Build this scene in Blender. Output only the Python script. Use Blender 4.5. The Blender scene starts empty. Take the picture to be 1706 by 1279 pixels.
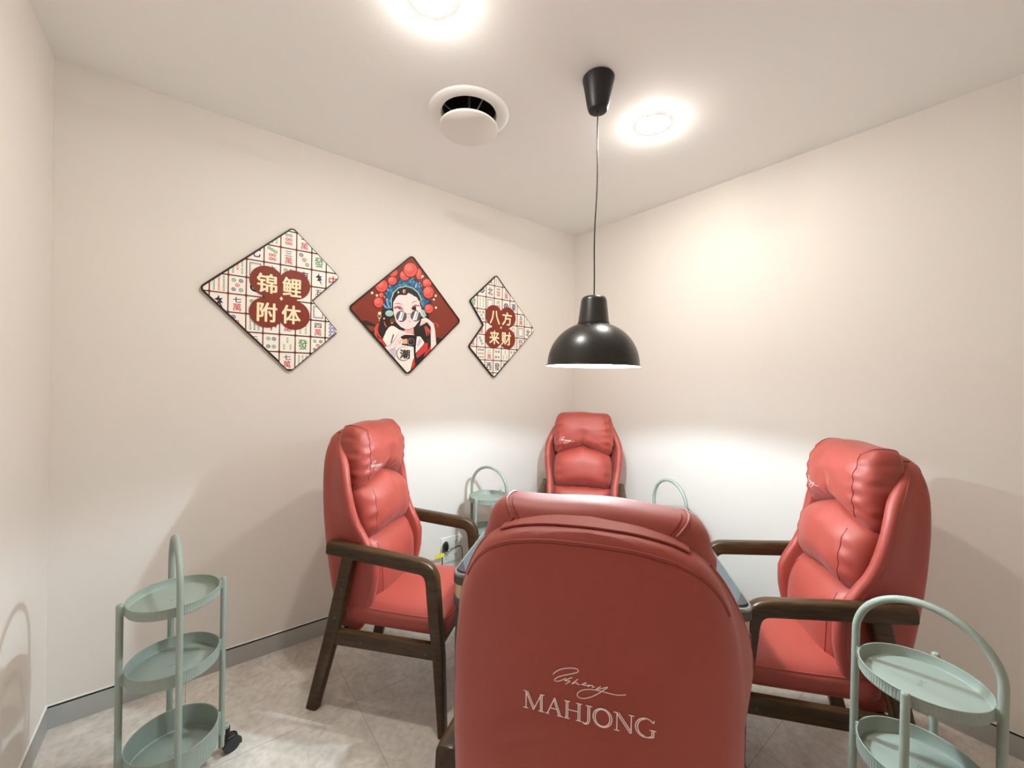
import bpy, bmesh, math, random
from math import sin, cos, pi, radians, sqrt, atan2, hypot
from mathutils import Vector, Matrix, noise
from mathutils.bvhtree import BVHTree
from mathutils.geometry import tessellate_polygon

scene = bpy.context.scene
COL = scene.collection

# ------------------------------------------------------------------ camera
# x runs along the wall that carries the pictures, y runs towards it, z is up.
# The camera stands at the origin, 1.4425 m above the floor.
F_PX, YAW, PITCH, ROLL, CAM_H = 674.63, 0.90523, -0.00648, 0.01954, 1.4425
fw = Vector((cos(PITCH)*cos(YAW), cos(PITCH)*sin(YAW), sin(PITCH)))
rt = Vector((sin(YAW), -cos(YAW), 0))
up = rt.cross(fw)
rt2 = cos(ROLL)*rt + sin(ROLL)*up
up2 = -sin(ROLL)*rt + cos(ROLL)*up
cd = bpy.data.cameras.new('camera')
cd.sensor_fit = 'HORIZONTAL'
cd.sensor_width = 36.0
cd.lens = F_PX/1706*36.0
cd.clip_start = 0.02
cam = bpy.data.objects.new('camera', cd)
COL.objects.link(cam)
cam.matrix_world = Matrix(((rt2.x, up2.x, -fw.x, 0), (rt2.y, up2.y, -fw.y, 0), (rt2.z, up2.z, -fw.z, CAM_H), (0, 0, 0, 1)))
scene.camera = cam

# ------------------------------------------------------------------ world and exposure
wd = bpy.data.worlds.new('world')
scene.world = wd
wd.use_nodes = True
wd.node_tree.nodes['Background'].inputs[0].default_value = (1.0, 0.95, 0.9, 1)
wd.node_tree.nodes['Background'].inputs[1].default_value = 0.0
vs = scene.view_settings
vs.view_transform = 'Standard'
vs.look = 'None'
vs.gamma = 1.0
vs.use_curve_mapping = False
vs.exposure = 0.55
scene.cycles.max_bounces = 12
scene.cycles.diffuse_bounces = 8
scene.cycles.use_denoising = True
DOWN_POWER = 6.8       # each recessed ceiling spot, straight down, watts
DOWN_SIDE = 5.2        # and the part its lens spreads sideways
PEND_POWER = 38.0      # bulb of the pendant lamp
DOWN_COL = (1.0, 0.945, 0.87)
PEND_COL = (0.76, 0.92, 1.0)

# ------------------------------------------------------------------ room size
XL, XR, YB, YF, HC = -0.4557, 2.5688, 2.4233, -1.25, 2.70
BASE_H = 0.0936


# ------------------------------------------------------------------ materials
def srgb(r, g, b):
    f = lambda c: (c/255)/12.92 if c/255 <= 0.04045 else ((c/255+0.055)/1.055)**2.4
    return (f(r), f(g), f(b), 1.0)


MATS = {}


def mat(name, col, rough=0.5, metal=0.0, spec=0.5, emis=None, bump=None, vary=None, coat=0.0, sheen=0.0):
    """col is linear rgb; bump = (scale, strength); vary = (scale, amount, stretch)"""
    if name in MATS:
        return MATS[name]
    m = bpy.data.materials.new(name)
    m.use_nodes = True
    nt = m.node_tree
    b = nt.nodes['Principled BSDF']
    c = tuple(col[:3]) + (1.0,)
    b.inputs['Base Color'].default_value = c
    b.inputs['Roughness'].default_value = rough
    b.inputs['Metallic'].default_value = metal
    b.inputs['Specular IOR Level'].default_value = spec
    if coat:
        b.inputs['Coat Weight'].default_value = coat
        b.inputs['Coat Roughness'].default_value = 0.15
    if sheen:
        b.inputs['Sheen Weight'].default_value = sheen
        b.inputs['Sheen Roughness'].default_value = 0.5
        b.inputs['Sheen Tint'].default_value = (1.0, 0.82, 0.78, 1)
    if emis:
        b.inputs['Emission Color'].default_value = tuple(emis[0][:3]) + (1.0,)
        b.inputs['Emission Strength'].default_value = emis[1]
    tc = nt.nodes.new('ShaderNodeTexCoord')
    if vary:
        mp = nt.nodes.new('ShaderNodeMapping')
        mp.inputs['Scale'].default_value = vary[2]
        nz = nt.nodes.new('ShaderNodeTexNoise')
        nz.inputs['Scale'].default_value = vary[0]
        nz.inputs['Detail'].default_value = 5
        rp = nt.nodes.new('ShaderNodeValToRGB')
        k = vary[1]
        rp.color_ramp.elements[0].position = 0.3
        rp.color_ramp.elements[1].position = 0.72
        rp.color_ramp.elements[0].color = (c[0]*(1-k), c[1]*(1-k), c[2]*(1-k), 1)
        rp.color_ramp.elements[1].color = (min(1, c[0]*(1+k)), min(1, c[1]*(1+k)), min(1, c[2]*(1+k)), 1)
        nt.links.new(tc.outputs['Object'], mp.inputs[0])
        nt.links.new(mp.outputs[0], nz.inputs['Vector'])
        nt.links.new(nz.outputs['Fac'], rp.inputs[0])
        nt.links.new(rp.outputs[0], b.inputs['Base Color'])
    if bump:
        n2 = nt.nodes.new('ShaderNodeTexNoise')
        n2.inputs['Scale'].default_value = bump[0]
        n2.inputs['Detail'].default_value = 4
        bp = nt.nodes.new('ShaderNodeBump')
        bp.inputs['Strength'].default_value = bump[1]
        bp.inputs['Distance'].default_value = 0.002
        nt.links.new(tc.outputs['Object'], n2.inputs['Vector'])
        nt.links.new(n2.outputs['Fac'], bp.inputs['Height'])
        nt.links.new(bp.outputs[0], b.inputs['Normal'])
    MATS[name] = m
    return m


def floor_material():
    m = bpy.data.materials.new('pale_stone_tiles')
    m.use_nodes = True
    nt = m.node_tree
    N, L = nt.nodes, nt.links
    b = N['Principled BSDF']
    tc = N.new('ShaderNodeTexCoord')
    n1 = N.new('ShaderNodeTexNoise')
    n1.inputs['Scale'].default_value = 3.2
    n1.inputs['Detail'].default_value = 9
    n1.inputs['Roughness'].default_value = 0.62
    n1.inputs['Distortion'].default_value = 0.9
    r1 = N.new('ShaderNodeValToRGB')
    e = r1.color_ramp.elements
    e[0].position, e[0].color = 0.30, (0.56, 0.51, 0.45, 1)
    e[1].position, e[1].color = 0.66, (0.85, 0.82, 0.77, 1)
    n2 = N.new('ShaderNodeTexNoise')
    n2.inputs['Scale'].default_value = 38
    n2.inputs['Detail'].default_value = 6
    r2 = N.new('ShaderNodeValToRGB')
    r2.color_ramp.elements[0].position, r2.color_ramp.elements[0].color = 0.28, (0.80, 0.79, 0.77, 1)
    r2.color_ramp.elements[1].position, r2.color_ramp.elements[1].color = 0.60, (1, 1, 1, 1)
    mx = N.new('ShaderNodeMix')
    mx.data_type = 'RGBA'
    mx.blend_type = 'MULTIPLY'
    mx.inputs[0].default_value = 1.0
    # thin dark veins
    n3 = N.new('ShaderNodeTexNoise')
    n3.inputs['Scale'].default_value = 1.9
    n3.inputs['Detail'].default_value = 7
    n3.inputs['Distortion'].default_value = 1.6
    r3 = N.new('ShaderNodeValToRGB')
    r3.color_ramp.elements[0].position, r3.color_ramp.elements[0].color = 0.485, (1, 1, 1, 1)
    r3.color_ramp.elements[1].position, r3.color_ramp.elements[1].color = 0.515, (1, 1, 1, 1)
    q = r3.color_ramp.elements.new(0.5)
    q.color = (0.90, 0.885, 0.86, 1)
    mx2 = N.new('ShaderNodeMix')
    mx2.data_type = 'RGBA'
    mx2.blend_type = 'MULTIPLY'
    mx2.inputs[0].default_value = 1.0
    # square tiles, 0.6 m, thin joints
    mp = N.new('ShaderNodeMapping')
    mp.inputs['Location'].default_value = (0.015, -0.03, 0)
    bk = N.new('ShaderNodeTexBrick')
    bk.offset = 0.0
    bk.inputs['Scale'].default_value = 1.0
    bk.inputs['Brick Width'].default_value = 0.6
    bk.inputs['Row Height'].default_value = 0.6
    bk.inputs['Mortar Size'].default_value = 0.0016
    bk.inputs['Mortar Smooth'].default_value = 0.3
    bk.inputs['Color1'].default_value = (1, 1, 1, 1)
    bk.inputs['Color2'].default_value = (0.95, 0.95, 0.94, 1)
    bk.inputs['Mortar'].default_value = (0.62, 0.57, 0.51, 1)
    mx3 = N.new('ShaderNodeMix')
    mx3.data_type = 'RGBA'
    mx3.blend_type = 'MULTIPLY'
    mx3.inputs[0].default_value = 1.0
    for n in (n1, n2, n3):
        L.new(tc.outputs['Object'], n.inputs['Vector'])
    L.new(tc.outputs['Object'], mp.inputs[0])
    L.new(mp.outputs[0], bk.inputs['Vector'])
    L.new(n1.outputs['Fac'], r1.inputs[0])
    L.new(n2.outputs['Fac'], r2.inputs[0])
    L.new(n3.outputs['Fac'], r3.inputs[0])
    L.new(r1.outputs[0], mx.inputs[6]); L.new(r2.outputs[0], mx.inputs[7])
    L.new(mx.outputs[2], mx2.inputs[6]); L.new(r3.outputs[0], mx2.inputs[7])
    L.new(mx2.outputs[2], mx3.inputs[6]); L.new(bk.outputs['Color'], mx3.inputs[7])
    L.new(mx3.outputs[2], b.inputs['Base Color'])
    b.inputs['Roughness'].default_value = 0.38
    b.inputs['Specular IOR Level'].default_value = 0.5
    return m


M_WALL = mat('warm_white_wall_paint', (0.80, 0.765, 0.72), 0.75, spec=0.25, bump=(260, 0.03))
M_CEIL = mat('white_ceiling_paint', (0.89, 0.885, 0.87), 0.8, spec=0.2)
M_FLOOR = floor_material()
M_ALU = mat('brushed_grey_aluminium', (0.44, 0.45, 0.44), 0.5, metal=0.15, spec=0.4)
M_GAP = mat('black_shadow_gap', (0.008, 0.008, 0.008), 0.9, spec=0.1)
M_BEAD = mat('white_plaster_bead', (0.82, 0.82, 0.8), 0.5)
M_LEATHER = mat('brick_red_leather', (0.30, 0.033, 0.019), 0.56, spec=0.7, bump=(420, 0.10), sheen=0.13)
M_SEAM = mat('dark_red_stitching', (0.20, 0.022, 0.016), 0.6, spec=0.3)
M_WOOD = mat('dark_walnut_wood', (0.048, 0.024, 0.009), 0.36, spec=0.28, vary=(9, 0.4, (1.2, 9, 9)), coat=0.05)
M_PLUG = mat('black_plug_plastic', (0.010, 0.010, 0.011), 0.35)
M_PRINT = mat('pale_pink_print', (0.95, 0.80, 0.77), 0.55)
M_SAGE = mat('sage_green_metal', (0.275, 0.320, 0.275), 0.48, spec=0.4)
M_RUBBER = mat('black_rubber', (0.012, 0.012, 0.013), 0.4)
M_BLACK = mat('satin_black_metal', (0.014, 0.013, 0.012), 0.33, spec=0.6)
M_BLACKPL = mat('matt_black_plastic', (0.012, 0.010, 0.012), 0.45, spec=0.4)
M_SHADEIN = mat('white_shade_enamel', (0.86, 0.88, 0.88), 0.4)
M_WHITEPL = mat('white_plastic', (0.80, 0.78, 0.74), 0.45)
M_TABLE = mat('grey_table_border', (0.055, 0.060, 0.062), 0.6, spec=0.3)
M_TCORNER = mat('dark_glossy_corner', (0.022, 0.022, 0.030), 0.22)
M_TTRIM = mat('light_grey_trim', (0.15, 0.143, 0.13), 0.45)
M_TDARK = mat('charcoal_band', (0.052, 0.048, 0.042), 0.4)
M_GOLD = mat('brushed_gold_band', (0.56, 0.45, 0.27), 0.36, metal=0.35)
M_TLEG = mat('black_table_leg', (0.022, 0.022, 0.022), 0.35)
M_FELT = mat('pale_grey_felt', (0.60, 0.61, 0.58), 0.95, spec=0.1)  # unseen cloth, tone made pale to bounce pendant light onto the ceiling
M_CHROME = mat('polished_screw', (0.75, 0.75, 0.75), 0.2, metal=1.0)
M_IVORY = mat('ivory_tile', (0.85, 0.83, 0.68), 0.4)
M_YELLOW = mat('yellow_paper_tag', (0.90, 0.78, 0.06), 0.6)
M_DUCT = mat('dark_duct_metal', (0.035, 0.03, 0.028), 0.5, metal=0.3)
M_WIRE = mat('grey_wire', (0.30, 0.28, 0.26), 0.4, metal=0.6)
M_LENS = mat('lit_lamp_lens', (1, 1, 1), 0.5, emis=((1.0, 0.93, 0.84), 30.0))
M_BULB = mat('lit_bulb_glass', (1, 1, 1), 0.5, emis=((0.93, 0.98, 1.0), 25.0))


# ------------------------------------------------------------------ mesh helpers
class MB:
    def __init__(self):
        self.v, self.f, self.m, self.s = [], [], [], []

    def add(self, vs, fs, mi=0, smooth=True):
        o = len(self.v)
        self.v += [tuple(p) for p in vs]
        for f in fs:
            self.f.append(tuple(i+o for i in f))
            self.m.append(mi)
            self.s.append(smooth)
        return self

    def box(self, x0, x1, y0, y1, z0, z1, r=0.0, mi=0, seg=3, tf=None):
        bm = bmesh.new()
        bmesh.ops.create_cube(bm, size=1.0)
        for v in bm.verts:
            v.co = Vector(((x0+x1)/2+v.co.x*(x1-x0), (y0+y1)/2+v.co.y*(y1-y0), (z0+z1)/2+v.co.z*(z1-z0)))
        if r > 0:
            bmesh.ops.bevel(bm, geom=bm.edges[:], offset=r, segments=seg, profile=0.5, affect='EDGES')
        bm.verts.index_update()
        vs = [v.co.copy() for v in bm.verts]
        if tf:
            vs = [tf @ q for q in vs]
        self.add(vs, [[v.index for v in f.verts] for f in bm.faces], mi, r > 0)
        bm.free()
        return self

    def loft(self, loops, closed=True, caps=(True, True), mi=0, smooth=True):
        n = len(loops[0])
        vs = [p for l in loops for p in l]
        fs = []
        for i in range(len(loops)-1):
            for j in range(n if closed else n-1):
                k = (j+1) % n
                fs.append((i*n+j, i*n+k, (i+1)*n+k, (i+1)*n+j))
        self.add(vs, fs, mi, smooth)
        if caps[0]:
            self.cap(loops[0], True, mi)
        if caps[1]:
            self.cap(loops[-1], False, mi)
        return self

    def cap(self, loop, flip=False, mi=0):
        tr = tessellate_polygon([[Vector(p) for p in loop]])
        self.add(loop, [tuple(reversed(t)) if flip else tuple(t) for t in tr], mi, False)

    def tube(self, path, r, n=10, closed=False, mi=0, caps=True):
        P = [Vector(p) for p in path]
        m = len(P)
        rr = r if isinstance(r, (list, tuple)) else [r]*m
        loops = []
        nrm = None
        for i in range(m):
            if closed:
                t = P[(i+1) % m]-P[i-1]
            else:
                t = P[min(i+1, m-1)]-P[max(i-1, 0)]
            if t.length < 1e-9:
                t = Vector((0, 0, 1))
            t.normalize()
            if nrm is None:
                a = Vector((0, 0, 1)) if abs(t.z) < 0.9 else Vector((1, 0, 0))
                nrm = t.cross(a).normalized()
            else:
                nrm = (nrm - t*nrm.dot(t))
                nrm = nrm.normalized() if nrm.length > 1e-6 else t.orthogonal().normalized()
            b = t.cross(nrm)
            loops.append([P[i]+rr[i]*(cos(2*pi*k/n)*nrm+sin(2*pi*k/n)*b) for k in range(n)])
        if closed:
            loops.append(loops[0])
        self.loft(loops, True, (caps and not closed, caps and not closed), mi)
        return self

    def lathe(self, prof, n=48, c=(0, 0, 0), mi=0, smooth=True):
        loops = []
        for (r, z) in prof:
            loops.append([(c[0]+max(r, 1e-5)*cos(2*pi*k/n), c[1]+max(r, 1e-5)*sin(2*pi*k/n), c[2]+z) for k in range(n)])
        self.loft(loops, True, (False, False), mi, smooth)
        return self

    def bvh(self):
        return BVHTree.FromPolygons([Vector(v) for v in self.v], self.f)

    def build(self, name, mats, parent=None, loc=None, angle=None):
        me = bpy.data.meshes.new(name)
        me.from_pydata([tuple(v) for v in self.v], [], self.f)
        if not isinstance(mats, (list, tuple)):
            mats = [mats]
        for m in mats:
            me.materials.append(m)
        me.polygons.foreach_set('material_index', self.m)
        me.polygons.foreach_set('use_smooth', self.s)
        me.update()
        bm = bmesh.new()
        bm.from_mesh(me)
        bmesh.ops.remove_doubles(bm, verts=bm.verts[:], dist=1e-6)
        if angle is not False:
            bmesh.ops.recalc_face_normals(bm, faces=bm.faces[:])
            lim = radians(angle or 42)
            for e in bm.edges:
                if len(e.link_faces) == 2 and e.calc_face_angle(0) > lim:
                    e.smooth = False
        bm.to_mesh(me)
        bm.free()
        o = bpy.data.objects.new(name, me)
        COL.objects.link(o)
        if parent:
            o.parent = parent
        if loc:
            o.location = loc
        return o


def tag(o, label=None, cat=None, group=None, kind=None):
    if label: o['label'] = label
    if cat: o['category'] = cat
    if group: o['group'] = group
    if kind: o['kind'] = kind
    return o


def empty(name, loc=(0, 0, 0), rz=0.0):
    o = bpy.data.objects.new(name, None)
    COL.objects.link(o)
    o.empty_display_size = 0.05
    o.location = loc
    o.rotation_euler = (0, 0, rz)
    return o


def copy_tree(o, parent=None):
    c = o.copy()
    COL.objects.link(c)
    if parent:
        c.parent = parent
    for ch in list(o.children):
        copy_tree(ch, c)
    return c


def tab(x, pts):
    """smooth (Catmull-Rom, monotone-limited) table lookup"""
    if x <= pts[0][0]:
        return pts[0][1]
    if x >= pts[-1][0]:
        return pts[-1][1]
    n = len(pts)
    for i in range(n-1):
        if pts[i][0] <= x <= pts[i+1][0]:
            break
    def slope(k):
        if k == 0:
            return (pts[1][1]-pts[0][1])/(pts[1][0]-pts[0][0])
        if k == n-1:
            return (pts[-1][1]-pts[-2][1])/(pts[-1][0]-pts[-2][0])
        a = (pts[k][1]-pts[k-1][1])/(pts[k][0]-pts[k-1][0])
        b = (pts[k+1][1]-pts[k][1])/(pts[k+1][0]-pts[k][0])
        return 0 if a*b <= 0 else 2*a*b/(a+b)
    h = pts[i+1][0]-pts[i][0]
    t = (x-pts[i][0])/h
    m0, m1 = slope(i)*h, slope(i+1)*h
    return ((2*t**3-3*t*t+1)*pts[i][1]+(t**3-2*t*t+t)*m0+(-2*t**3+3*t*t)*pts[i+1][1]+(t**3-t*t)*m1)


def sm(x):
    x = max(0.0, min(1.0, x))
    return x*x*(3-2*x)


def dense(pts, step):
    out = [Vector(pts[0])]
    for a, b in zip(pts[:-1], pts[1:]):
        a, b = Vector(a), Vector(b)
        k = max(1, int(math.ceil((b-a).length/step)))
        for i in range(1, k+1):
            out.append(a.lerp(b, i/k))
    return out


def smooth_path(pts, it=2):
    """Chaikin corner cutting, ends kept"""
    P = [Vector(p) for p in pts]
    for _ in range(it):
        Q = [P[0]]
        for a, b in zip(P[:-1], P[1:]):
            Q += [a.lerp(b, 0.25), a.lerp(b, 0.75)]
        Q.append(P[-1])
        P = Q
    return P
ART = [
 ('dark', [-366.8,-45.6, -328.7,-77.1, -269.6,-63.2, -214.4,-80.3, -213.5,-129.5, -250.3,-129.8, -274.7,-119.8, -328.4,-92]),
 ('rust', [-269.1,-95, -223.4,-93.5, -216.8,-120.6, -250.3,-129.8, -274.7,-119.8]),
 ('dark', [-250.3,-129.8, -213.8,-114.1, -206.3,-187.5, -165,-209.4, -135.7,-241.9, -174.1,-234.9, -268.3,-143.5]),
 ('dark', [145.1,-134.3, 204.8,-122.6, 248,-136.2, 282.1,-123.1, 97.4,-304.5, 26.5,-307.5]),
 ('hair', [-189.4,-80.8, -169.4,33.3, -109.9,126.3, -10.3,170.5, 81.2,155.2, 126.3,71.7, 143.4,-47, 148.8,-134, 112.7,-163.6, 44.1,-129.3, -45.8,-111.2, -138,-113.3, -175.4,-160.3, -197.8,-137.4]),
 ('coral', [-198.6,-71.8, -217.9,-101, -218.9,-136.8, -203.3,-163.1, -200.8,-161.8, -211,-134.7, -210.1,-102.6, -196.2,-73]),
 ('wine', [-193.3,-71.8, -210.5,-101.2, -211.5,-135.6, -198,-162.3, -197.4,-161.9, -209.7,-135.2, -208.8,-101.6, -192.7,-72.1]),
 ('coral', [-197.2,-75.1, -208.5,-113.6, -198.2,-142.4, -179.7,-158.4, -177.5,-156.5, -191.1,-138, -200.4,-112.9, -194.4,-75.5]),
 ('wine', [-191.7,-74.8, -201,-112.9, -191.1,-140.3, -174.5,-157.3, -174,-156.9, -189.4,-139.3, -199.2,-112.8, -191.1,-74.9]),
 ('coral', [-164.3,-56.9, -158.4,-79.4, -146,-92.8, -143.6,-91.1, -150.9,-75.2, -161.6,-55.7]),
 ('wine', [-158.9,-56, -151.1,-77.3, -140.6,-91.7, -140,-91.3, -149.3,-76.4, -158.2,-55.7]),
 ('coral', [-201.7,-81.8, -213,-119.8, -208.2,-156.8, -205.4,-156.5, -205,-119.9, -199,-82.2]),
 ('wine', [-196.3,-81.5, -205.6,-119.4, -202.8,-156.4, -202.1,-156.3, -203.7,-119.5, -195.7,-81.6]),
 ('red', [-212.9,-163.3, -175.4,-163.4, -146.1,-198.7, -149.1,-208.3, -190.6,-192.5]),
 ('dark', [-201.8,-177.9, -175,-185.2, -155.6,-205.6, -174.7,-200.7]),
 ('coral', [109.3,-57.8, 125.4,-90.2, 132.3,-118.7, 135.3,-118.1, 133.7,-87, 112,-56.3]),
 ('coral', [116.7,-60.5, 140.3,-92.7, 145,-110.9, 148.1,-110.4, 148.2,-88.5, 119.2,-58.7]),
 ('coral', [102,-61.7, 112.6,-94.4, 119.5,-123.1, 122.6,-122.6, 121,-91.8, 104.9,-60.5]),
 ('coral', [168.5,-30.2, 193.6,-41, 201.8,-47.4, 191.3,-60.1, 193,-61.4, 208.6,-47.7, 197.4,-35.6, 169.5,-28.2]),
 ('hair', [35.7,-58, 92.6,-58.8, 116.1,-150, 149.9,-187.8, 150.8,-231.5, 44.9,-168.7]),
 ('ink', [-134.5,-89.4, -116,-76.5, -96.3,-77.7, -62.8,-96.8, -25.6,-102.9, 33.3,-117.1, 52.9,-128.6, 79.5,-126.3, 109.1,-163.9, 98.7,-184.6, 46.3,-240.9, 43.2,-267.3, 33,-281, 16.9,-350.3, -13.8,-369.4, -34.4,-361.6, -128.8,-263.6, -149.3,-198.9, -171.5,-169.3, -150.8,-114.5]),
 ('white', [-131.9,-91.4, -115.9,-79.7, -97.9,-80.4, -66.1,-98.7, -25.6,-106.2, 33.4,-120.4, 51.2,-131, 76,-129.3, 105.5,-164.1, 95.1,-184.9, 44.5,-239.3, 39.7,-265.9, 29.5,-279.5, 12.7,-348.8, -13.8,-366.2, -32.7,-358.3, -125.6,-261.8, -146.1,-197.1, -168.3,-169.1, -148.2,-115.8]),
 ('lilac', [-126.2,-231.9, -90.5,-217, -77,-228.8, -89.3,-280.5, -95.9,-282.4]),
 ('lilac', [69.1,-140.4, 90.9,-158.6, 59.6,-200.5, 54,-184.5]),
 ('shade', [-105.2,-129.3, -97,-131.7, -110.8,-180.3, -117.9,-188.8, -120.5,-185.8]),
 ('pink', [-24.5,-73.8, 28.9,-68.5, 31.5,-114, -15.1,-118.1, -32.4,-103.6]),
 ('skin', [-66.1,-100.3, -32.4,-105.2, -11.7,-117.8, 33.3,-117.1, 23,-124.6, -11.6,-124.3, -38.6,-133.1, -65.8,-116.2]),
 ('ink', [-65.6,-129, -45.4,-130.5, -18.4,-126.5, 44,-122.8, 52.9,-128.6, 47.1,-194.8, 46.3,-240.9, 61.5,-296.1, 56.3,-306.2, 36.2,-264.4, 31.4,-199.2, -47.7,-191.7, -51.8,-150.3]),
 ('peach', [-43.3,-156, -11.1,-150.2, -10.5,-182.6, -39.4,-184.6]),
 ('grey', [36,-166.1, 35,-173.4, 31.6,-180.3, 26.3,-185.9, 19.6,-189.7, 12.1,-191.3, 4.6,-190.7, -2.2,-187.9, -7.6,-183.1, -11.1,-176.8, -12.4,-169.7, -11.4,-162.4, -8.1,-155.7, -2.9,-150.1, 3.8,-146.2, 11.2,-144.5, 18.7,-145, 25.6,-147.8, 31.1,-152.6, 34.7,-158.9]),
 ('ink', [33.2,-166.3, 32.5,-172.2, 30,-177.7, 26,-182.2, 21,-185.2, 15.5,-186.5, 9.9,-186, 4.9,-183.7, 0.8,-179.8, -1.8,-174.8, -2.8,-169, -2.1,-163.1, 0.4,-157.7, 4.3,-153.2, 9.2,-150.1, 14.8,-148.8, 20.4,-149.2, 25.5,-151.5, 29.5,-155.4, 32.2,-160.5]),
 ('grey', [16.4,-162.7, 16.2,-163.9, 15.5,-165, 14.5,-166, 13.1,-166.6, 11.6,-166.9, 10.1,-166.9, 8.8,-166.4, 7.7,-165.6, 7,-164.6, 6.7,-163.4, 6.9,-162.2, 7.6,-161, 8.7,-160.1, 10,-159.4, 11.5,-159.1, 13,-159.2, 14.4,-159.7, 15.5,-160.4, 16.2,-161.5]),
 ('skin', [-62.4,-122.3, -35.2,-132.8, -48.7,-137.2, -58.6,-144.4, -45,-154.5, -39.5,-175, -51,-195.1, -71,-196.5, -90.6,-210.6, -145.3,-240.9, -168.1,-217.4, -120.3,-196.8, -98,-166.7, -78.7,-139.7]),
 ('shade', [-78.5,-165.6, -62.7,-177.3, -64.9,-192.8, -63.9,-192.9, -60,-176, -77.9,-164.7]),
 ('shade', [-68.9,-152, -52.9,-166.9, -55,-185.7, -54,-185.8, -50.1,-165.7, -68.1,-151.2]),
 ('shade', [-90.5,-198.2, -80.7,-188, -81.5,-187.4, -91.2,-197.6]),
 ('ink', [-164.8,-216, -119.6,-197.8, -95.2,-167.2, -67.1,-113.4, -68,-113, -97.5,-166, -121,-195.8, -165.1,-215.2]),
 ('wine', [-145.1,-241.4, -102.9,-222.2, -73.9,-202, -74.5,-201.1, -104.2,-219.8, -145.5,-240.5]),
 ('red', [109.2,-167.2, 131.1,-168.9, 130.1,-212.6, 92.6,-244.9, 57.4,-269.9, 48.2,-250.6, 74,-206.2]),
 ('ink', [48.2,-250.6, 57.4,-269.9, 130.1,-212.6, 128.9,-242.8, 104,-270.9, 61.5,-299.4]),
 ('red', [110.5,-233.8, 132,-212.5, 149.8,-181, 150.4,-211.3, 107.5,-264, 102,-261]),
 ('red', [36.2,-267.7, 44,-306.7, 37.5,-333.3, 20.2,-342, 22.9,-301.1]),
 ('skin', [169.2,-37.6, 179.4,-77.3, 191.6,-178.1, 152.4,-217.9, 149.2,-59.9, 121.1,-32.6, 103.1,-44.5, 71.2,-62.6, 77.8,-37.1, 81,-16.9, 109.6,-3.8, 135.4,-14.3]),
 ('skin', [57,28.1, 64,30.6, 102.3,-1.3, 95.2,-7.1]),
 ('shade', [83.3,-33.7, 110.1,-22.5, 109.8,-21.7, 82.9,-32.8]),
 ('shade', [78.3,-50.7, 107,-35.3, 121.1,-33, 121.1,-32.1, 106.1,-32.9, 77.8,-50]),
 ('shade', [128.1,-33.9, 156.1,-49.5, 156.7,-48.7, 128.7,-33.1]),
 ('grey', [11.4,-243.5, 9.3,-258, 2.8,-271.2, -7.5,-281.9, -20.5,-289.1, -35,-292, -49.4,-290.4, -62.4,-284.6, -72.8,-275, -79.5,-262.8, -82,-248.9, -80,-234.8, -73.7,-221.8, -63.8,-211.1, -51,-203.8, -36.7,-200.6, -22.2,-201.8, -8.9,-207.5, 1.8,-217, 8.8,-229.4]),
 ('white', [9.3,-242.4, 7.4,-255.6, 1.4,-267.7, -8,-277.5, -19.9,-284, -33,-286.7, -46.2,-285.3, -58.1,-280, -67.6,-271.2, -73.8,-260, -76,-247.3, -74.2,-234.4, -68.5,-222.4, -59.4,-212.6, -47.7,-205.9, -34.6,-203, -21.4,-204.2, -9.2,-209.3, 0.5,-218, 6.9,-229.4]),
 ('white', [-10.2,-198.7, 24.6,-209.4, 25.9,-274.8, 5.1,-275.8]),
 ('skin', [-105.1,77.7, -89,97.2, -71.3,117.2, -40.8,118.7, -10.2,137.9, 21.4,127.9, 47.1,116.7, 66.8,95.6, 77.2,63.9, 84.6,16.7, 66,-30.5, 37.9,-69.3, 0.3,-90.7, -21.4,-92.8, -55.5,-81.4, -86.3,-52.6, -102.1,-5.4, -107.5,42.9]),
 ('ink', [-86.6,-55.9, -56.3,-84.1, -21.7,-95.7, 4,-91.8, 39.7,-69.6, 39.2,-68.7, 2.9,-89.1, -21.1,-92.8, -54.6,-81.6, -85.9,-55.1]),
 ('hair', [-115.1,24.6, -118.6,84.4, -101.6,130, -66.1,161.5, -26.4,173, 20.5,172.2, 56.2,144.9, 74.6,111.6, 80.5,61.3, 70.6,66.1, 66.8,98.5, 57,100.2, 47,122.7, 24.6,122.4, 18.1,133.3, -10.2,137.9, -22.4,121.4, -40.8,118.7, -56.3,125.2, -65.2,115.2, -86.3,112.1, -89,97.2, -100.6,75.4, -107.9,65.8, -105.9,37.3]),
 ('ink_blue', [-179.3,61.7, -158.8,41.8, -153.8,88, -160.1,115.4, -137.6,158.7, -90.5,177.8, -73.2,221.2, -27.2,211.6, 3.6,234.5, 51.4,224.8, 77.9,193.2, 88.7,143.8, 105.6,119, 149.1,106.9, 152.8,89, 119.5,81.5, 103.5,55.2, 97.3,39.3, 82.4,46.5, 79.9,91.3, 69.5,125.9, 46.3,155.4, 14.2,174.2, -26.5,178, -72.1,160.5, -101.7,132.8, -117.3,93.2, -114.5,24.7, -129.2,17.2, -158.3,16.4, -176,33.9]),
 ('blue', [-174.9,56.7, -152.9,36.9, -148,88.8, -154.3,113.4, -134.6,153.5, -87.4,172.5, -70.1,215.9, -27.1,207.2, 3.7,230, 48.3,218.3, 73.1,189.5, 85.5,140.3, 102.3,115.5, 135.8,102, 116.1,87.2, 100.1,60.8, 87.2,53.1, 84.7,95, 72.6,129.4, 49.5,158.8, 14.1,177.1, -26.6,180.9, -75.2,162.9, -104.7,135.2, -121.7,92.6, -119,27, -129.3,22.9, -155.6,22.4, -173.2,37.1]),
 ('aqua', [-127.3,25.4, -130.5,25.5, -132.6,28.2, -132.3,31.7, -129.9,34.1, -126.7,33.9, -124.6,31.3, -124.8,27.7]),
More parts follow.
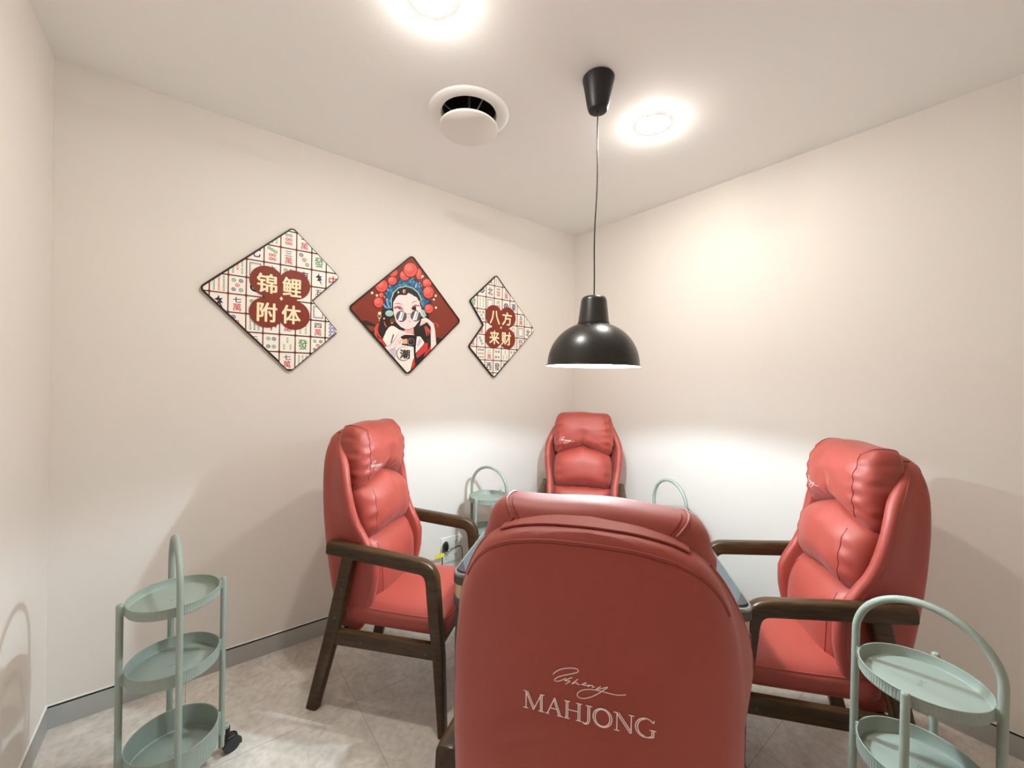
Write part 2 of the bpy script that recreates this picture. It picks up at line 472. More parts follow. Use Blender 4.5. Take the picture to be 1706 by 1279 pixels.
 ('deep', [-157.7,21.8, -159.2,19.1, -162.3,17.9, -165.3,18.9, -166.3,21.4, -164.9,24.1, -161.8,25.3, -158.8,24.3]),
 ('deep', [-151.1,35.2, -150.5,38.5, -147,41.6, -142.6,42.8, -139.8,41.4, -140.4,38.1, -143.9,35, -148.3,33.8]),
 ('ink_blue', [-130.6,46.5, -131.8,49.1, -130.5,53.7, -127.5,57.6, -124.4,58.5, -123.2,55.8, -124.5,51.3, -127.6,47.4]),
 ('aqua', [-158.7,37.5, -162.8,36.4, -168.1,38.8, -171.5,43.4, -171,47.5, -166.9,48.7, -161.6,46.3, -158.3,41.7]),
 ('ink_blue', [-156.8,47.5, -155.6,51.6, -150,56.3, -143.2,58.9, -139.3,57.9, -140.5,53.8, -146.1,49, -152.9,46.5]),
 ('aqua', [-132.8,62.8, -134.6,65.9, -133.4,70.6, -129.8,74.2, -126,74.5, -124.1,71.4, -125.4,66.7, -129,63.2]),
 ('ink_blue', [-161.5,62, -164.6,61.6, -168.4,64.1, -170.8,67.9, -170.3,71, -167.3,71.4, -163.4,68.9, -161,65]),
 ('sky', [-140.6,68.9, -144.8,69.2, -149,73.8, -150.6,79.8, -148.8,83.9, -144.6,83.5, -140.5,79, -138.8,72.9]),
 ('ink_blue', [-127.9,81.6, -130.2,83, -131.7,87.6, -131.6,92.6, -129.8,95.1, -127.5,93.6, -126,89.1, -126.2,84.1]),
 ('sky', [-157.7,84.8, -161.6,83.9, -165.5,86.4, -167.2,90.7, -165.7,94.4, -161.9,95.2, -158,92.8, -156.2,88.5]),
 ('deep', [-138.6,93.4, -141.5,94.5, -143.8,98.9, -144.1,104.1, -142.3,107, -139.3,105.9, -137,101.5, -136.7,96.3]),
 ('ink_blue', [-122.1,95.3, -124.3,96.5, -125.7,100.3, -125.5,104.5, -123.8,106.6, -121.7,105.5, -120.3,101.7, -120.5,97.5]),
 ('sky', [-144.7,113.5, -147.3,111.7, -152.6,111.2, -157.7,112.4, -159.5,114.4, -156.9,116.2, -151.5,116.7, -146.5,115.5]),
 ('ink_blue', [-129.6,112.9, -132.9,110.2, -138.8,110, -143.8,112.4, -145,116, -141.7,118.7, -135.8,118.9, -130.8,116.5]),
 ('sky', [-104.5,115.6, -108.3,114.4, -112.9,116.3, -115.7,120.4, -115,124.2, -111.2,125.5, -106.5,123.5, -103.7,119.4]),
 ('sky', [-136.6,128.8, -140.8,128.8, -145.4,133, -147.5,138.9, -146,143, -141.8,143, -137.3,138.9, -135.1,133]),
 ('aqua', [-123.4,127.4, -125.8,129.5, -126.5,134.9, -125,140.4, -122.3,142.8, -119.9,140.7, -119.3,135.4, -120.7,129.9]),
 ('deep', [-104.5,135.1, -106.3,138.4, -104.9,142.3, -101.3,144.6, -97.5,143.9, -95.7,140.7, -97,136.8, -100.6,134.4]),
 ('sky', [-135.6,155.3, -136.7,159, -134.4,163.8, -129.9,166.9, -125.8,166.4, -124.7,162.7, -127.1,157.9, -131.6,154.9]),
 ('ink_blue', [-109.8,149.5, -111.7,151.9, -111.5,157.2, -109.2,162.3, -106.2,164.2, -104.3,161.8, -104.5,156.5, -106.8,151.4]),
 ('ink_blue', [-85.1,151.5, -87.9,150.6, -92.2,152, -95.6,154.8, -96,157.4, -93.3,158.3, -89,156.9, -85.6,154.1]),
 ('ink_blue', [-126.1,170, -123.9,172.8, -117.7,175.6, -111.3,176.8, -108.3,175.6, -110.5,172.8, -116.7,170, -123.1,168.8]),
 ('ink_blue', [-101.1,174, -100.4,176.4, -97.6,178.4, -94.3,179, -92.4,177.7, -93.1,175.3, -96,173.3, -99.3,172.7]),
 ('deep', [-73,150.4, -75.7,152.5, -77.9,158.9, -78.2,165.8, -76.6,169.2, -73.9,167.2, -71.7,160.8, -71.3,153.9]),
 ('ink_blue', [-103.6,188.8, -103.9,192.3, -100.8,198.4, -96.1,203.7, -92.5,205, -92.2,201.5, -95.3,195.3, -100,190]),
 ('ink_blue', [-75.3,186, -78.4,182.7, -84,181.8, -88.7,183.9, -89.9,187.7, -86.8,191, -81.2,191.8, -76.4,189.8]),
 ('aqua', [-59.4,173.2, -62.8,170.4, -67.8,170.3, -71.4,173.1, -71.7,177, -68.4,179.8, -63.4,179.8, -59.7,177.1]),
 ('ink_blue', [-66.9,203.7, -70.7,200.8, -76.5,201, -80.8,204.1, -81.2,208.3, -77.4,211.2, -71.6,211, -67.3,207.9]),
 ('deep', [-51.1,187.7, -54.9,187.1, -59.8,190, -62.9,194.5, -62.4,198.2, -58.6,198.8, -53.7,196, -50.6,191.4]),
 ('aqua', [-51,178.6, -50.7,182.4, -46.4,188.4, -40.5,193.2, -36.6,193.8, -36.9,190, -41.2,184, -47.1,179.3]),
 ('aqua', [-48.7,218.8, -51.5,216.1, -56.5,215.4, -60.8,217.1, -62,220.2, -59.3,222.8, -54.3,223.5, -49.9,221.8]),
 ('ink_blue', [-35.1,199.7, -37.7,200.6, -39.9,204.5, -40.3,209.1, -38.8,211.7, -36.1,210.8, -34,206.9, -33.6,202.4]),
 ('aqua', [-20.9,182.9, -23.8,179.4, -30,177.8, -35.9,179, -38,182.4, -35.1,185.9, -28.8,187.6, -22.9,186.3]),
 ('sky', [-31.4,217.3, -34.7,218.9, -36.8,224.4, -36.7,230.7, -34.3,234, -31.1,232.4, -28.9,226.8, -29.1,220.6]),
 ('ink_blue', [-13.9,205.7, -15.8,202.9, -19.4,201.8, -22.5,202.9, -23.4,205.8, -21.5,208.5, -18,209.7, -14.8,208.5]),
 ('ink_blue', [-4.7,186.1, -7.6,186.5, -9.9,189.8, -10.4,193.9, -8.7,196.5, -5.8,196, -3.5,192.8, -3,188.7]),
 ('deep', [-11.4,220.9, -13.8,223.3, -13.7,228.4, -11,233.3, -7.4,235.1, -5,232.7, -5.1,227.5, -7.8,222.6]),
 ('aqua', [0.1,201.4, -2.6,204.1, -2.7,210.4, -0.2,216.7, 3.5,219.2, 6.2,216.5, 6.3,210.2, 3.7,203.9]),
 ('ink_blue', [12.1,190.6, 9.8,188.5, 4.6,187.3, -0.6,187.7, -2.6,189.4, -0.3,191.5, 5,192.7, 10.1,192.3]),
 ('aqua', [17.1,225.2, 12.7,225, 9.8,227.9, 10,232.3, 13.2,235.6, 17.5,235.8, 20.5,232.9, 20.3,228.5]),
 ('aqua', [20.3,203.8, 18,205.9, 17.9,210.8, 20,215.6, 23.2,217.5, 25.4,215.4, 25.5,210.5, 23.4,205.7]),
 ('ink_blue', [23.9,175, 21.8,178.2, 22.9,184.5, 26.6,190.3, 30.7,192.1, 32.8,188.9, 31.6,182.6, 27.9,176.8]),
 ('ink_blue', [35.9,216.4, 33.5,219.2, 33.7,225.2, 36.5,231.1, 40.3,233.3, 42.7,230.6, 42.4,224.5, 39.6,218.6]),
 ('deep', [37.1,195.8, 36.1,198.6, 37.8,202.1, 41.3,204, 44.5,203.4, 45.5,200.5, 43.7,197.1, 40.2,195.1]),
 ('deep', [32.4,163.9, 31.8,167.8, 35.1,174.7, 40.5,180.5, 44.7,181.8, 45.4,177.9, 42,171, 36.6,165.2]),
 ('sky', [65.5,203.4, 61.3,203.3, 58.1,206.3, 57.9,210.9, 60.7,214.3, 64.9,214.5, 68.1,211.4, 68.3,206.8]),
 ('sky', [65.6,183.5, 61.8,184.2, 59.3,188.4, 59.6,193.4, 62.5,196.5, 66.3,195.7, 68.8,191.6, 68.5,186.5]),
 ('deep', [61.3,170.5, 58.7,168.5, 52.9,167.6, 47.3,168.4, 45.2,170.4, 47.9,172.4, 53.7,173.2, 59.3,172.4]),
 ('sky', [75.5,190.5, 74.7,193, 76.4,197.5, 79.7,201.3, 82.6,202.2, 83.5,199.7, 81.7,195.2, 78.4,191.4]),
 ('ink_blue', [74,173.3, 74.2,176.4, 77,179.2, 80.8,180, 83.4,178.4, 83.2,175.4, 80.4,172.6, 76.6,171.7]),
 ('deep', [78.4,149.8, 73.7,148.3, 67.6,150.5, 63.6,155.3, 64.1,159.8, 68.8,161.4, 75,159.1, 79,154.3]),
 ('sky', [98.9,177.5, 98.4,180.6, 100.7,183.7, 104.3,185, 107.3,183.6, 107.8,180.5, 105.6,177.4, 101.9,176.1]),
 ('sky', [85.6,156.6, 83.8,158.3, 83.8,161.9, 85.6,165.4, 88.1,166.7, 89.9,165, 89.9,161.4, 88.1,157.9]),
 ('ink_blue', [64.6,140, 66.4,143.7, 72.1,146.9, 78.3,147.6, 81.5,145.6, 79.7,141.8, 74,138.7, 67.8,137.9]),
 ('deep', [106,158.6, 106.3,162.4, 110.6,166.8, 116.2,169.3, 120,168.4, 119.7,164.7, 115.4,160.2, 109.8,157.7]),
 ('sky', [90.2,139.3, 91.6,142.6, 96.4,145.6, 101.9,146.5, 104.8,144.8, 103.4,141.4, 98.6,138.4, 93.1,137.6]),
 ('deep', [81.7,123.7, 79.1,124.8, 77.9,128.5, 78.8,132.5, 81.2,134.5, 83.8,133.4, 85,129.7, 84.1,125.7]),
 ('deep', [117,131.5, 114.1,135, 114.7,142.3, 118.5,149.2, 123.2,151.6, 126.1,148.1, 125.5,140.8, 121.7,133.9]),
 ('deep', [104.3,118.2, 102.5,121.7, 104.2,126.1, 108.4,128.7, 112.7,128.1, 114.5,124.5, 112.8,120.2, 108.6,117.5]),
 ('aqua', [82.4,103.4, 80.2,106.1, 80.8,111.4, 83.8,116.2, 87.5,117.8, 89.6,115.1, 89.1,109.8, 86.1,104.9]),
 ('ink_blue', [107.6,96.4, 104.8,98, 103.6,102.5, 104.7,107.3, 107.5,109.6, 110.3,108, 111.5,103.5, 110.4,98.7]),
 ('aqua', [91.6,84, 88.1,83.8, 85.7,86.2, 85.9,89.6, 88.4,92.1, 92,92.3, 94.4,89.9, 94.2,86.5]),
 ('ink_blue', [120.5,82.3, 118.1,80.9, 114.6,81.4, 112.2,83.6, 112.2,86.1, 114.7,87.5, 118.2,87, 120.6,84.9]),
 ('aqua', [85.2,70.5, 83.3,73.9, 84.4,77.4, 88,79.1, 92,77.9, 93.9,74.6, 92.8,71.1, 89.2,69.4]),
 ('sky', [126.7,62.2, 128.1,65.3, 133.2,68.9, 139.1,70.8, 142.4,70, 141.1,66.8, 136,63.2, 130,61.3]),
 ('aqua', [118.5,58.3, 116.1,55, 111.6,53.7, 107.6,55.3, 106.5,58.8, 108.8,62.2, 113.3,63.4, 117.4,61.8]),
 ('sky', [-155.1,78.7, -148.6,55.9, -139,33.6, -124.4,28, -122.6,30.6, -131.7,39.1, -140.5,60, -152.3,80.2]),
 ('sky', [-174.7,53.1, -158.7,27.4, -135.8,22.1, -134.5,25, -152.7,34.3, -172.2,55]),
 ('mint', [-114.9,27.6, -116.8,84.2, -101.8,125.3, -73.6,156, -26.5,173.3, 15.8,168.6, 50.2,147.9, 69.4,118.9, 80.6,73.2, 83.1,73.9, 76.2,121.9, 55.5,152.9, 18.9,174.8, -26.5,179.7, -76.6,161.2, -107.3,128, -123.3,84.2, -117.2,27.2]),
 ('sky', [32.8,192, 48.4,212.4, 45.8,182.1, 30.1,170.7]),
 ('mint', [-104.3,-2.6, -105.4,-8.6, -109.1,-14.3, -114.7,-19.1, -121.9,-22.6, -129.9,-24.5, -137.9,-24.5, -145.1,-22.6, -150.8,-19.1, -154.5,-14.3, -155.9,-8.7, -154.7,-2.8, -151.2,2.9, -145.6,7.7, -138.5,11.3, -130.6,13.2, -122.6,13.2, -115.3,11.5, -109.5,8, -105.7,3.1]),
 ('deep', [-150.1,-1.7, -151.2,-26.9, -150.3,-26.8, -149.2,-1.7]),
 ('deep', [-143,-0.9, -143.5,-26, -142.6,-25.9, -142.1,-0.8]),
 ('deep', [-136,-0, -135.8,-25.1, -134.9,-25.1, -135.1,0.1]),
 ('deep', [-128.9,0.8, -128.1,-24.3, -127.2,-24.2, -128,0.9]),
 ('deep', [-121.8,1.7, -120.3,-23.4, -119.4,-23.3, -120.9,1.8]),
 ('deep', [-114.6,2.5, -112.5,-22.5, -111.6,-22.4, -113.7,2.7]),
 ('deep', [-107.5,3.4, -104.7,-21.6, -103.8,-21.5, -106.5,3.5]),
 ('mint', [76.2,45.4, 101.4,41.9, 114.8,10.1, 102.4,-4.6, 84,13.2]),
 ('deep', [84.8,36.4, 94.4,4.3, 95.5,4.7, 85.9,36.8]),
 ('deep', [92.7,37.3, 101.6,5.2, 102.7,5.5, 93.8,37.7]),
 ('deep', [100.6,38.3, 108.8,6, 109.9,6.4, 101.7,38.7]),
 ('brown', [-92,-45.5, -92.8,-49.6, -95.3,-53.4, -99.2,-56.6, -104.2,-58.9, -109.8,-60.1, -115.3,-60.1, -120.3,-58.8, -124.3,-56.4, -126.9,-53.2, -127.8,-49.4, -127,-45.4, -124.6,-41.7, -120.7,-38.4, -115.7,-36.1, -110.2,-34.9, -104.7,-34.9, -99.6,-36.1, -95.6,-38.5, -92.9,-41.7]),
 ('peach', [-104.8,-61.2, -105.2,-62.4, -106.4,-63.6, -108.1,-64.6, -110.4,-65.4, -112.9,-65.8, -115.4,-65.9, -117.7,-65.6, -119.5,-64.9, -120.7,-64, -121.1,-62.9, -120.7,-61.7, -119.6,-60.5, -117.8,-59.5, -115.6,-58.7, -113.1,-58.2, -110.5,-58.2, -108.3,-58.5, -106.4,-59.1, -105.3,-60]),
 ('pink', [-28.4,144, -28.8,140.1, -30.1,136.5, -32.3,133.5, -35,131.3, -38,130.3, -41,130.4, -43.8,131.7, -46,134.1, -47.5,137.3, -48,141, -47.6,144.8, -46.3,148.5, -44.2,151.5, -41.5,153.7, -38.4,154.7, -35.4,154.6, -32.6,153.3, -30.4,150.9, -28.9,147.7]),
 ('wine', [-30.8,142.2, -31,139.8, -31.4,137.6, -32.2,135.8, -33.2,134.6, -34.4,134, -35.5,134.2, -36.6,135.1, -37.4,136.7, -38,138.7, -38.2,141, -38.1,143.4, -37.6,145.6, -36.8,147.4, -35.8,148.6, -34.6,149.2, -33.5,149, -32.5,148.1, -31.6,146.5, -31,144.5]),
 ('cream', [-70.7,131.7, -70.9,129.7, -71.6,127.9, -72.8,126.3, -74.3,125.1, -76,124.6, -77.7,124.6, -79.2,125.3, -80.4,126.5, -81.2,128.2, -81.5,130.1, -81.3,132.1, -80.6,134, -79.4,135.6, -77.9,136.7, -76.2,137.3, -74.5,137.2, -73,136.6, -71.8,135.3, -71,133.7]),
 ('shade', [-100.1,54.5, -76.5,60.5, -46.1,57.4, -45.6,59, -76.2,65.2, -100.4,56.1]),
 ('shade', [10.4,70.9, 29.5,85.3, 50.9,92.5, 50.6,94.1, 27.5,89.4, 9.3,72]),
 ('rose', [-102.8,34.8, -85.1,45.8, -60.9,47.5, -36.1,28.8, -69.8,36.2, -99.7,26.6]),
 ('rose', [16.4,56, 38.4,70.8, 60.9,69.3, 70.8,60.1, 41.8,60.8, 18.2,47.4]),
 ('ink', [-96.7,27, -69.8,36.2, -39,22.5, -69.7,28.9]),
 ('ink', [58.7,48, 57.6,44, 54.4,40.1, 49.4,36.7, 43,34.1, 35.9,32.7, 28.8,32.4, 22.4,33.4, 17.4,35.5, 14.1,38.6, 12.9,42.3, 13.9,46.2, 17.1,50.1, 22.1,53.5, 28.4,56.1, 35.4,57.6, 42.5,57.9, 49,57, 54.1,54.9, 57.5,51.8]),
 ('white', [63.5,50.2, 63.1,45.9, 61.7,42, 59.5,38.7, 56.6,36.5, 53.5,35.4, 50.3,35.7, 47.4,37.2, 45.1,39.9, 43.6,43.5, 43,47.5, 43.4,51.7, 44.8,55.7, 47,58.9, 49.8,61.2, 53,62.3, 56.1,62, 59,60.5, 61.4,57.8, 62.9,54.2]),
 ('white', [-71.5,27.2, -71.9,25.2, -73.4,23.3, -75.6,21.6, -78.4,20.3, -81.6,19.6, -84.8,19.5, -87.6,20.1, -89.9,21.2, -91.4,22.8, -91.9,24.7, -91.4,26.7, -90,28.7, -87.8,30.3, -85,31.6, -81.8,32.3, -78.7,32.4, -75.8,31.9, -73.5,30.7, -72,29.1]),
 ('ink', [-18.5,-10.8, -19.4,-19.2, -22.2,-27.4, -27,-34.8, -33.2,-41.1, -40.6,-45.8, -48.8,-48.6, -57.2,-49.5, -65.4,-48.4, -72.8,-45.3, -79.1,-40.5, -84,-34.2, -87,-26.8, -88.2,-18.8, -87.3,-10.4, -84.6,-2.4, -80,5, -73.9,11.2, -66.6,16, -58.5,19, -50.1,20, -41.8,19, -34.3,16, -27.8,11.2, -22.9,4.9, -19.7,-2.6]),
 ('slate', [-21.6,-11.1, -22.4,-18.9, -25,-26.4, -29.3,-33.2, -35,-38.9, -41.8,-43.2, -49.2,-45.8, -56.9,-46.6, -64.3,-45.6, -71.2,-42.8, -76.9,-38.4, -81.4,-32.6, -84.2,-25.8, -85.2,-18.4, -84.5,-10.8, -81.9,-3.4, -77.7,3.4, -72.1,9.1, -65.4,13.4, -58.1,16.2, -50.4,17.1, -42.9,16.2, -36,13.4, -30.1,9.1, -25.5,3.3, -22.6,-3.6]),
 ('white', [-57.5,14.2, -44.8,14.5, -60.5,-44.4, -76.5,-43.5]),
 ('white', [-39.4,16.4, -34,15.8, -49.7,-43.2, -58.5,-41.6]),
 ('ink', [77.7,2.6, 76.9,-5.8, 74,-13.9, 69.2,-21.2, 62.9,-27.4, 55.4,-32, 47.2,-34.9, 38.8,-35.8, 30.5,-34.7, 23,-31.7, 16.7,-27, 11.8,-20.8, 8.7,-13.5, 7.5,-5.5, 8.4,2.7, 11.2,10.6, 15.8,17.9, 22,24.1, 29.3,28.8, 37.5,31.7, 45.9,32.8, 54.2,31.8, 61.8,28.9, 68.3,24.2, 73.3,18, 76.5,10.6]),
 ('slate', [74.5,2.2, 73.7,-5.4, 71.1,-12.8, 66.8,-19.5, 61.1,-25.1, 54.3,-29.4, 46.8,-32, 39.1,-32.8, 31.6,-31.8, 24.8,-29.1, 19,-24.8, 14.5,-19.1, 11.7,-12.4, 10.6,-5.2, 11.4,2.3, 14,9.6, 18.2,16.2, 23.8,21.9, 30.5,26.2, 37.9,28.9, 45.6,29.8, 53.1,28.9, 60.1,26.3, 66,22, 70.5,16.3, 73.4,9.6]),
 ('white', [38.3,28.2, 51.6,28.5, 35.2,-31.8, 18.4,-31]),
 ('white', [57.3,30.5, 62.9,29.9, 46.4,-30.6, 37.3,-29]),
 ('ink', [-21.3,0.4, -7.2,5.9, 9.3,3.9, 9.6,5, -7.2,8.8, -21.6,1.3]),
 ('shade', [-13.8,-14.2, -5,-16.4, 2,-12.4, 1.6,-11.6, -5.1,-13.8, -13.5,-13.3]),
 ('shade', [-16.6,-36.1, 3.9,-33.8, 3.9,-33.3, -16.7,-35.5]),
 ('wine', [-4.7,-41.9, 2.4,-43.5, 8.3,-40.5, 8,-39.4, 2.3,-40.2, -4.4,-40.7]),
 ('wine', [78.7,271.5, 77.9,259.1, 75,247.5, 70.4,237.9, 64.4,231.3, 57.8,228.2, 51.1,229, 45,233.6, 40.1,241.5, 36.8,251.9, 35.5,263.8, 36.4,276.1, 39.2,287.6, 43.8,297.1, 49.6,303.8, 56.3,307, 63,306.3, 69.1,301.8, 74.1,294, 77.4,283.5]),
 ('coral', [76.4,271.1, 75.6,260, 73.1,249.7, 68.9,241.1, 63.6,235.2, 57.7,232.5, 51.7,233.2, 46.3,237.2, 41.9,244.3, 39,253.5, 37.8,264.2, 38.6,275.2, 41.1,285.4, 45.2,294, 50.4,299.9, 56.3,302.8, 62.3,302.2, 67.8,298.2, 72.3,291.2, 75.2,281.8]),
 ('coral_light', [62.6,279.2, 62.2,273.7, 60.8,268.5, 58.5,264.2, 55.6,261.2, 52.3,259.7, 49.1,260, 46.1,262, 43.7,265.4, 42.1,270.1, 41.5,275.4, 41.9,280.9, 43.3,286, 45.5,290.3, 48.4,293.4, 51.7,294.8, 54.9,294.6, 57.9,292.6, 60.4,289.2, 62,284.6]),
 ('red', [47.4,251.5, 57.6,245.5, 68.2,257, 67.6,257.4, 57.3,247.6, 47.9,252.2]),
 ('wine', [-0.6,248.5, -2.2,237.5, -7.2,227, -15.2,218, -25.2,211.4, -36.4,207.8, -47.5,207.6, -57.6,210.7, -65.6,216.9, -70.9,225.5, -72.8,235.7, -71.2,246.5, -66.4,256.9, -58.6,265.9, -48.7,272.6, -37.6,276.3, -26.4,276.7, -16.2,273.7, -8,267.5, -2.6,258.8]),
 ('coral', [-4.5,247.8, -5.9,238, -10.4,228.6, -17.5,220.6, -26.5,214.7, -36.4,211.5, -46.4,211.3, -55.4,214.1, -62.6,219.6, -67.3,227.3, -69,236.4, -67.6,246, -63.2,255.3, -56.3,263.3, -47.5,269.3, -37.6,272.6, -27.6,273, -18.4,270.3, -11.1,264.8, -6.3,257]),
 ('coral_light', [-27.5,253, -28.3,248.1, -30.7,243.3, -34.6,239.3, -39.5,236.2, -44.9,234.5, -50.4,234.3, -55.3,235.6, -59.3,238.3, -61.9,242.1, -62.8,246.6, -62,251.5, -59.6,256.2, -55.8,260.2, -50.9,263.3, -45.5,265, -40,265.3, -35,264, -31.1,261.3, -28.4,257.5]),
 ('red', [-53.1,226.4, -36.5,221.9, -18.7,233.9, -19.3,235, -36.8,225.5, -52.6,227.7]),
 ('wine', [-81,253.1, -82.4,244.3, -86.8,235.9, -93.7,228.6, -102.4,223.1, -112.2,220.1, -121.9,219.7, -130.7,222.1, -137.7,226.8, -142.2,233.6, -143.9,241.7, -142.5,250.3, -138.2,258.6, -131.5,265.9, -122.8,271.4, -113.2,274.5, -103.4,275, -94.5,272.8, -87.3,268.1, -82.7,261.3]),
 ('coral', [-84.4,252.4, -85.6,244.6, -89.5,237.1, -95.7,230.6, -103.5,225.7, -112.2,223, -120.9,222.7, -128.8,224.8, -135,229, -139.1,235, -140.6,242.3, -139.3,250, -135.5,257.4, -129.5,263.9, -121.7,268.8, -113.1,271.6, -104.4,272, -96.4,270.1, -90.1,265.8, -85.9,259.8]),
 ('coral_light', [-104.4,256.2, -105,252.3, -107.2,248.5, -110.6,245.2, -114.8,242.6, -119.6,241.2, -124.4,240.9, -128.7,241.9, -132.1,243.9, -134.3,246.9, -135.1,250.5, -134.5,254.4, -132.4,258.2, -129,261.5, -124.8,264, -120,265.4, -115.3,265.7, -110.9,264.8, -107.4,262.8, -105.2,259.8]),
 ('red', [-126.7,234.5, -112.3,231.1, -96.8,241.1, -97.2,242.1, -112.5,234.4, -126.3,235.7]),
 ('wine', [-85.5,200.3, -86.9,191.3, -91.1,182.6, -97.8,175.2, -106.2,169.8, -115.6,166.9, -125.1,166.8, -133.6,169.4, -140.3,174.5, -144.7,181.6, -146.4,190, -145,198.9, -140.9,207.4, -134.4,214.8, -126,220.2, -116.7,223.3, -107.2,223.5, -98.6,221, -91.7,215.9, -87.2,208.8]),
 ('coral', [-88.8,199.7, -90,191.7, -93.8,184, -99.8,177.4, -107.3,172.6, -115.7,170, -124.1,169.8, -131.7,172.2, -137.7,176.7, -141.7,183.1, -143.1,190.6, -142,198.5, -138.3,206.1, -132.4,212.7, -125,217.6, -116.6,220.2, -108.2,220.5, -100.5,218.2, -94.3,213.7, -90.3,207.3]),
 ('coral_light', [-108.1,204, -108.8,200, -110.9,196.2, -114.1,192.8, -118.3,190.3, -122.8,188.9, -127.5,188.8, -131.6,189.9, -135,192.1, -137.1,195.2, -137.9,199, -137.3,203, -135.2,206.8, -132,210.1, -127.9,212.6, -123.3,214, -118.7,214.2, -114.5,213.2, -111.1,211, -108.9,207.8]),
 ('red', [-129.7,182.3, -115.8,178.5, -100.8,188.3, -101.2,189.3, -116,181.6, -129.3,183.4]),
 ('wine', [-140.4,161.1, -142.2,147.8, -148,135.2, -157.2,124.5, -168.8,116.8, -181.7,112.8, -194.5,112.9, -206.1,117, -215.3,124.8, -221.3,135.3, -223.6,147.7, -221.8,160.8, -216.2,173.2, -207.3,183.8, -195.9,191.7, -183.1,195.9, -170.2,196.1, -158.4,192.1, -148.9,184.4, -142.7,173.8]),
 ('coral', [-144.9,160.4, -146.6,148.5, -151.7,137.2, -159.9,127.7, -170.3,120.8, -181.8,117.2, -193.2,117.3, -203.6,121, -211.8,127.9, -217.2,137.4, -219.2,148.4, -217.6,160.1, -212.6,171.2, -204.6,180.7, -194.5,187.7, -183.1,191.4, -171.5,191.6, -161,188.1, -152.5,181.2, -147,171.7]),
 ('coral_light', [-171.4,167.3, -172.3,161.4, -175.2,155.7, -179.6,150.9, -185.3,147.4, -191.5,145.5, -197.8,145.4, -203.5,147.1, -208,150.4, -211,155.1, -212.1,160.7, -211.2,166.5, -208.4,172.1, -204,176.9, -198.4,180.5, -192.2,182.5, -185.9,182.6, -180.1,180.9, -175.5,177.6, -172.5,172.9]),
 ('red', [-200.9,135.8, -181.9,129.9, -161.3,144, -162,145.2, -182.2,134.3, -200.3,137.4]),
 ('wine', [150.5,226.3, 149,216.7, 144.1,207.5, 136.4,199.7, 126.6,193.8, 115.7,190.6, 104.9,190.4, 95,193.1, 87.2,198.4, 82.2,205.8, 80.3,214.7, 81.8,224.1, 86.5,233.1, 94.1,241, 103.7,246.9, 114.5,250.2, 125.4,250.6, 135.4,248.1, 143.4,242.8, 148.6,235.3]),
 ('coral', [146.7,225.7, 145.3,217.1, 141,208.9, 134.1,201.9, 125.3,196.7, 115.7,193.8, 106,193.6, 97.2,196, 90.2,200.7, 85.7,207.4, 84,215.3, 85.3,223.7, 89.6,231.8, 96.3,238.8, 105,244.1, 114.6,247, 124.3,247.4, 133.2,245.1, 140.3,240.4, 145,233.7]),
 ('coral_light', [124.4,230, 123.6,225.7, 121.2,221.6, 117.5,218, 112.7,215.4, 107.4,213.8, 102.1,213.6, 97.3,214.7, 93.4,217, 90.9,220.3, 90,224.2, 90.8,228.5, 93.1,232.6, 96.8,236.1, 101.6,238.8, 106.9,240.4, 112.2,240.6, 117.1,239.5, 120.9,237.3, 123.5,234]),
 ('red', [99.5,206.7, 115.6,202.8, 132.9,213.4, 132.4,214.5, 115.3,206.2, 99.9,207.9]),
 ('wine', [167.6,167.7, 165.8,154.2, 160.1,141.4, 151.1,130.6, 139.7,122.9, 127.1,119, 114.5,119.3, 103,123.7, 93.9,131.8, 88,142.7, 85.7,155.4, 87.5,168.7, 92.9,181.3, 101.7,192, 112.9,199.8, 125.4,203.9, 138.1,203.9, 149.7,199.6, 159.1,191.6, 165.2,180.6]),
 ('coral', [163.1,167, 161.5,155, 156.5,143.5, 148.4,133.9, 138.3,127.1, 127,123.6, 115.7,123.8, 105.5,127.8, 97.4,134.9, 92,144.7, 90.1,156, 91.6,167.9, 96.5,179.2, 104.3,188.7, 114.3,195.7, 125.5,199.4, 136.9,199.3, 147.2,195.5, 155.6,188.4, 161,178.6]),
 ('coral_light', [137,174.5, 136.1,168.5, 133.4,162.8, 129,157.9, 123.5,154.4, 117.3,152.5, 111.1,152.6, 105.5,154.4, 101,157.9, 98.1,162.7, 97,168.4, 97.9,174.4, 100.6,180, 104.9,184.9, 110.4,188.4, 116.5,190.3, 122.8,190.4, 128.4,188.6, 132.9,185.1, 135.9,180.2]),
 ('red', [108.1,143, 126.9,136.8, 147.1,150.6, 146.3,151.8, 126.6,140.7, 108.7,144.3]),
 ('wine', [166.3,60.1, 164.8,49.8, 160,40.1, 152.5,32, 142.9,26.3, 132.3,23.4, 121.7,23.7, 112.1,27.2, 104.5,33.4, 99.5,41.8, 97.7,51.5, 99.1,61.6, 103.8,71.1, 111.1,79.2, 120.5,85.1, 131.1,88.1, 141.7,87.9, 151.4,84.6, 159.2,78.4, 164.4,70]),
 ('coral', [162.5,59.6, 161.2,50.5, 157,41.8, 150.2,34.6, 141.7,29.4, 132.3,26.9, 122.8,27.2, 114.2,30.2, 107.4,35.8, 102.9,43.2, 101.3,51.9, 102.6,61, 106.7,69.5, 113.3,76.7, 121.7,81.9, 131.1,84.6, 140.6,84.4, 149.3,81.5, 156.3,75.9, 160.8,68.4]),
 ('coral_light', [140.7,65.6, 140,61, 137.7,56.7, 134,53, 129.3,50.4, 124.2,49, 119,49.1, 114.3,50.5, 110.5,53.3, 108.1,57, 107.2,61.3, 107.9,65.8, 110.2,70.1, 113.8,73.8, 118.4,76.4, 123.6,77.8, 128.8,77.8, 133.5,76.4, 137.3,73.7, 139.8,69.9]),
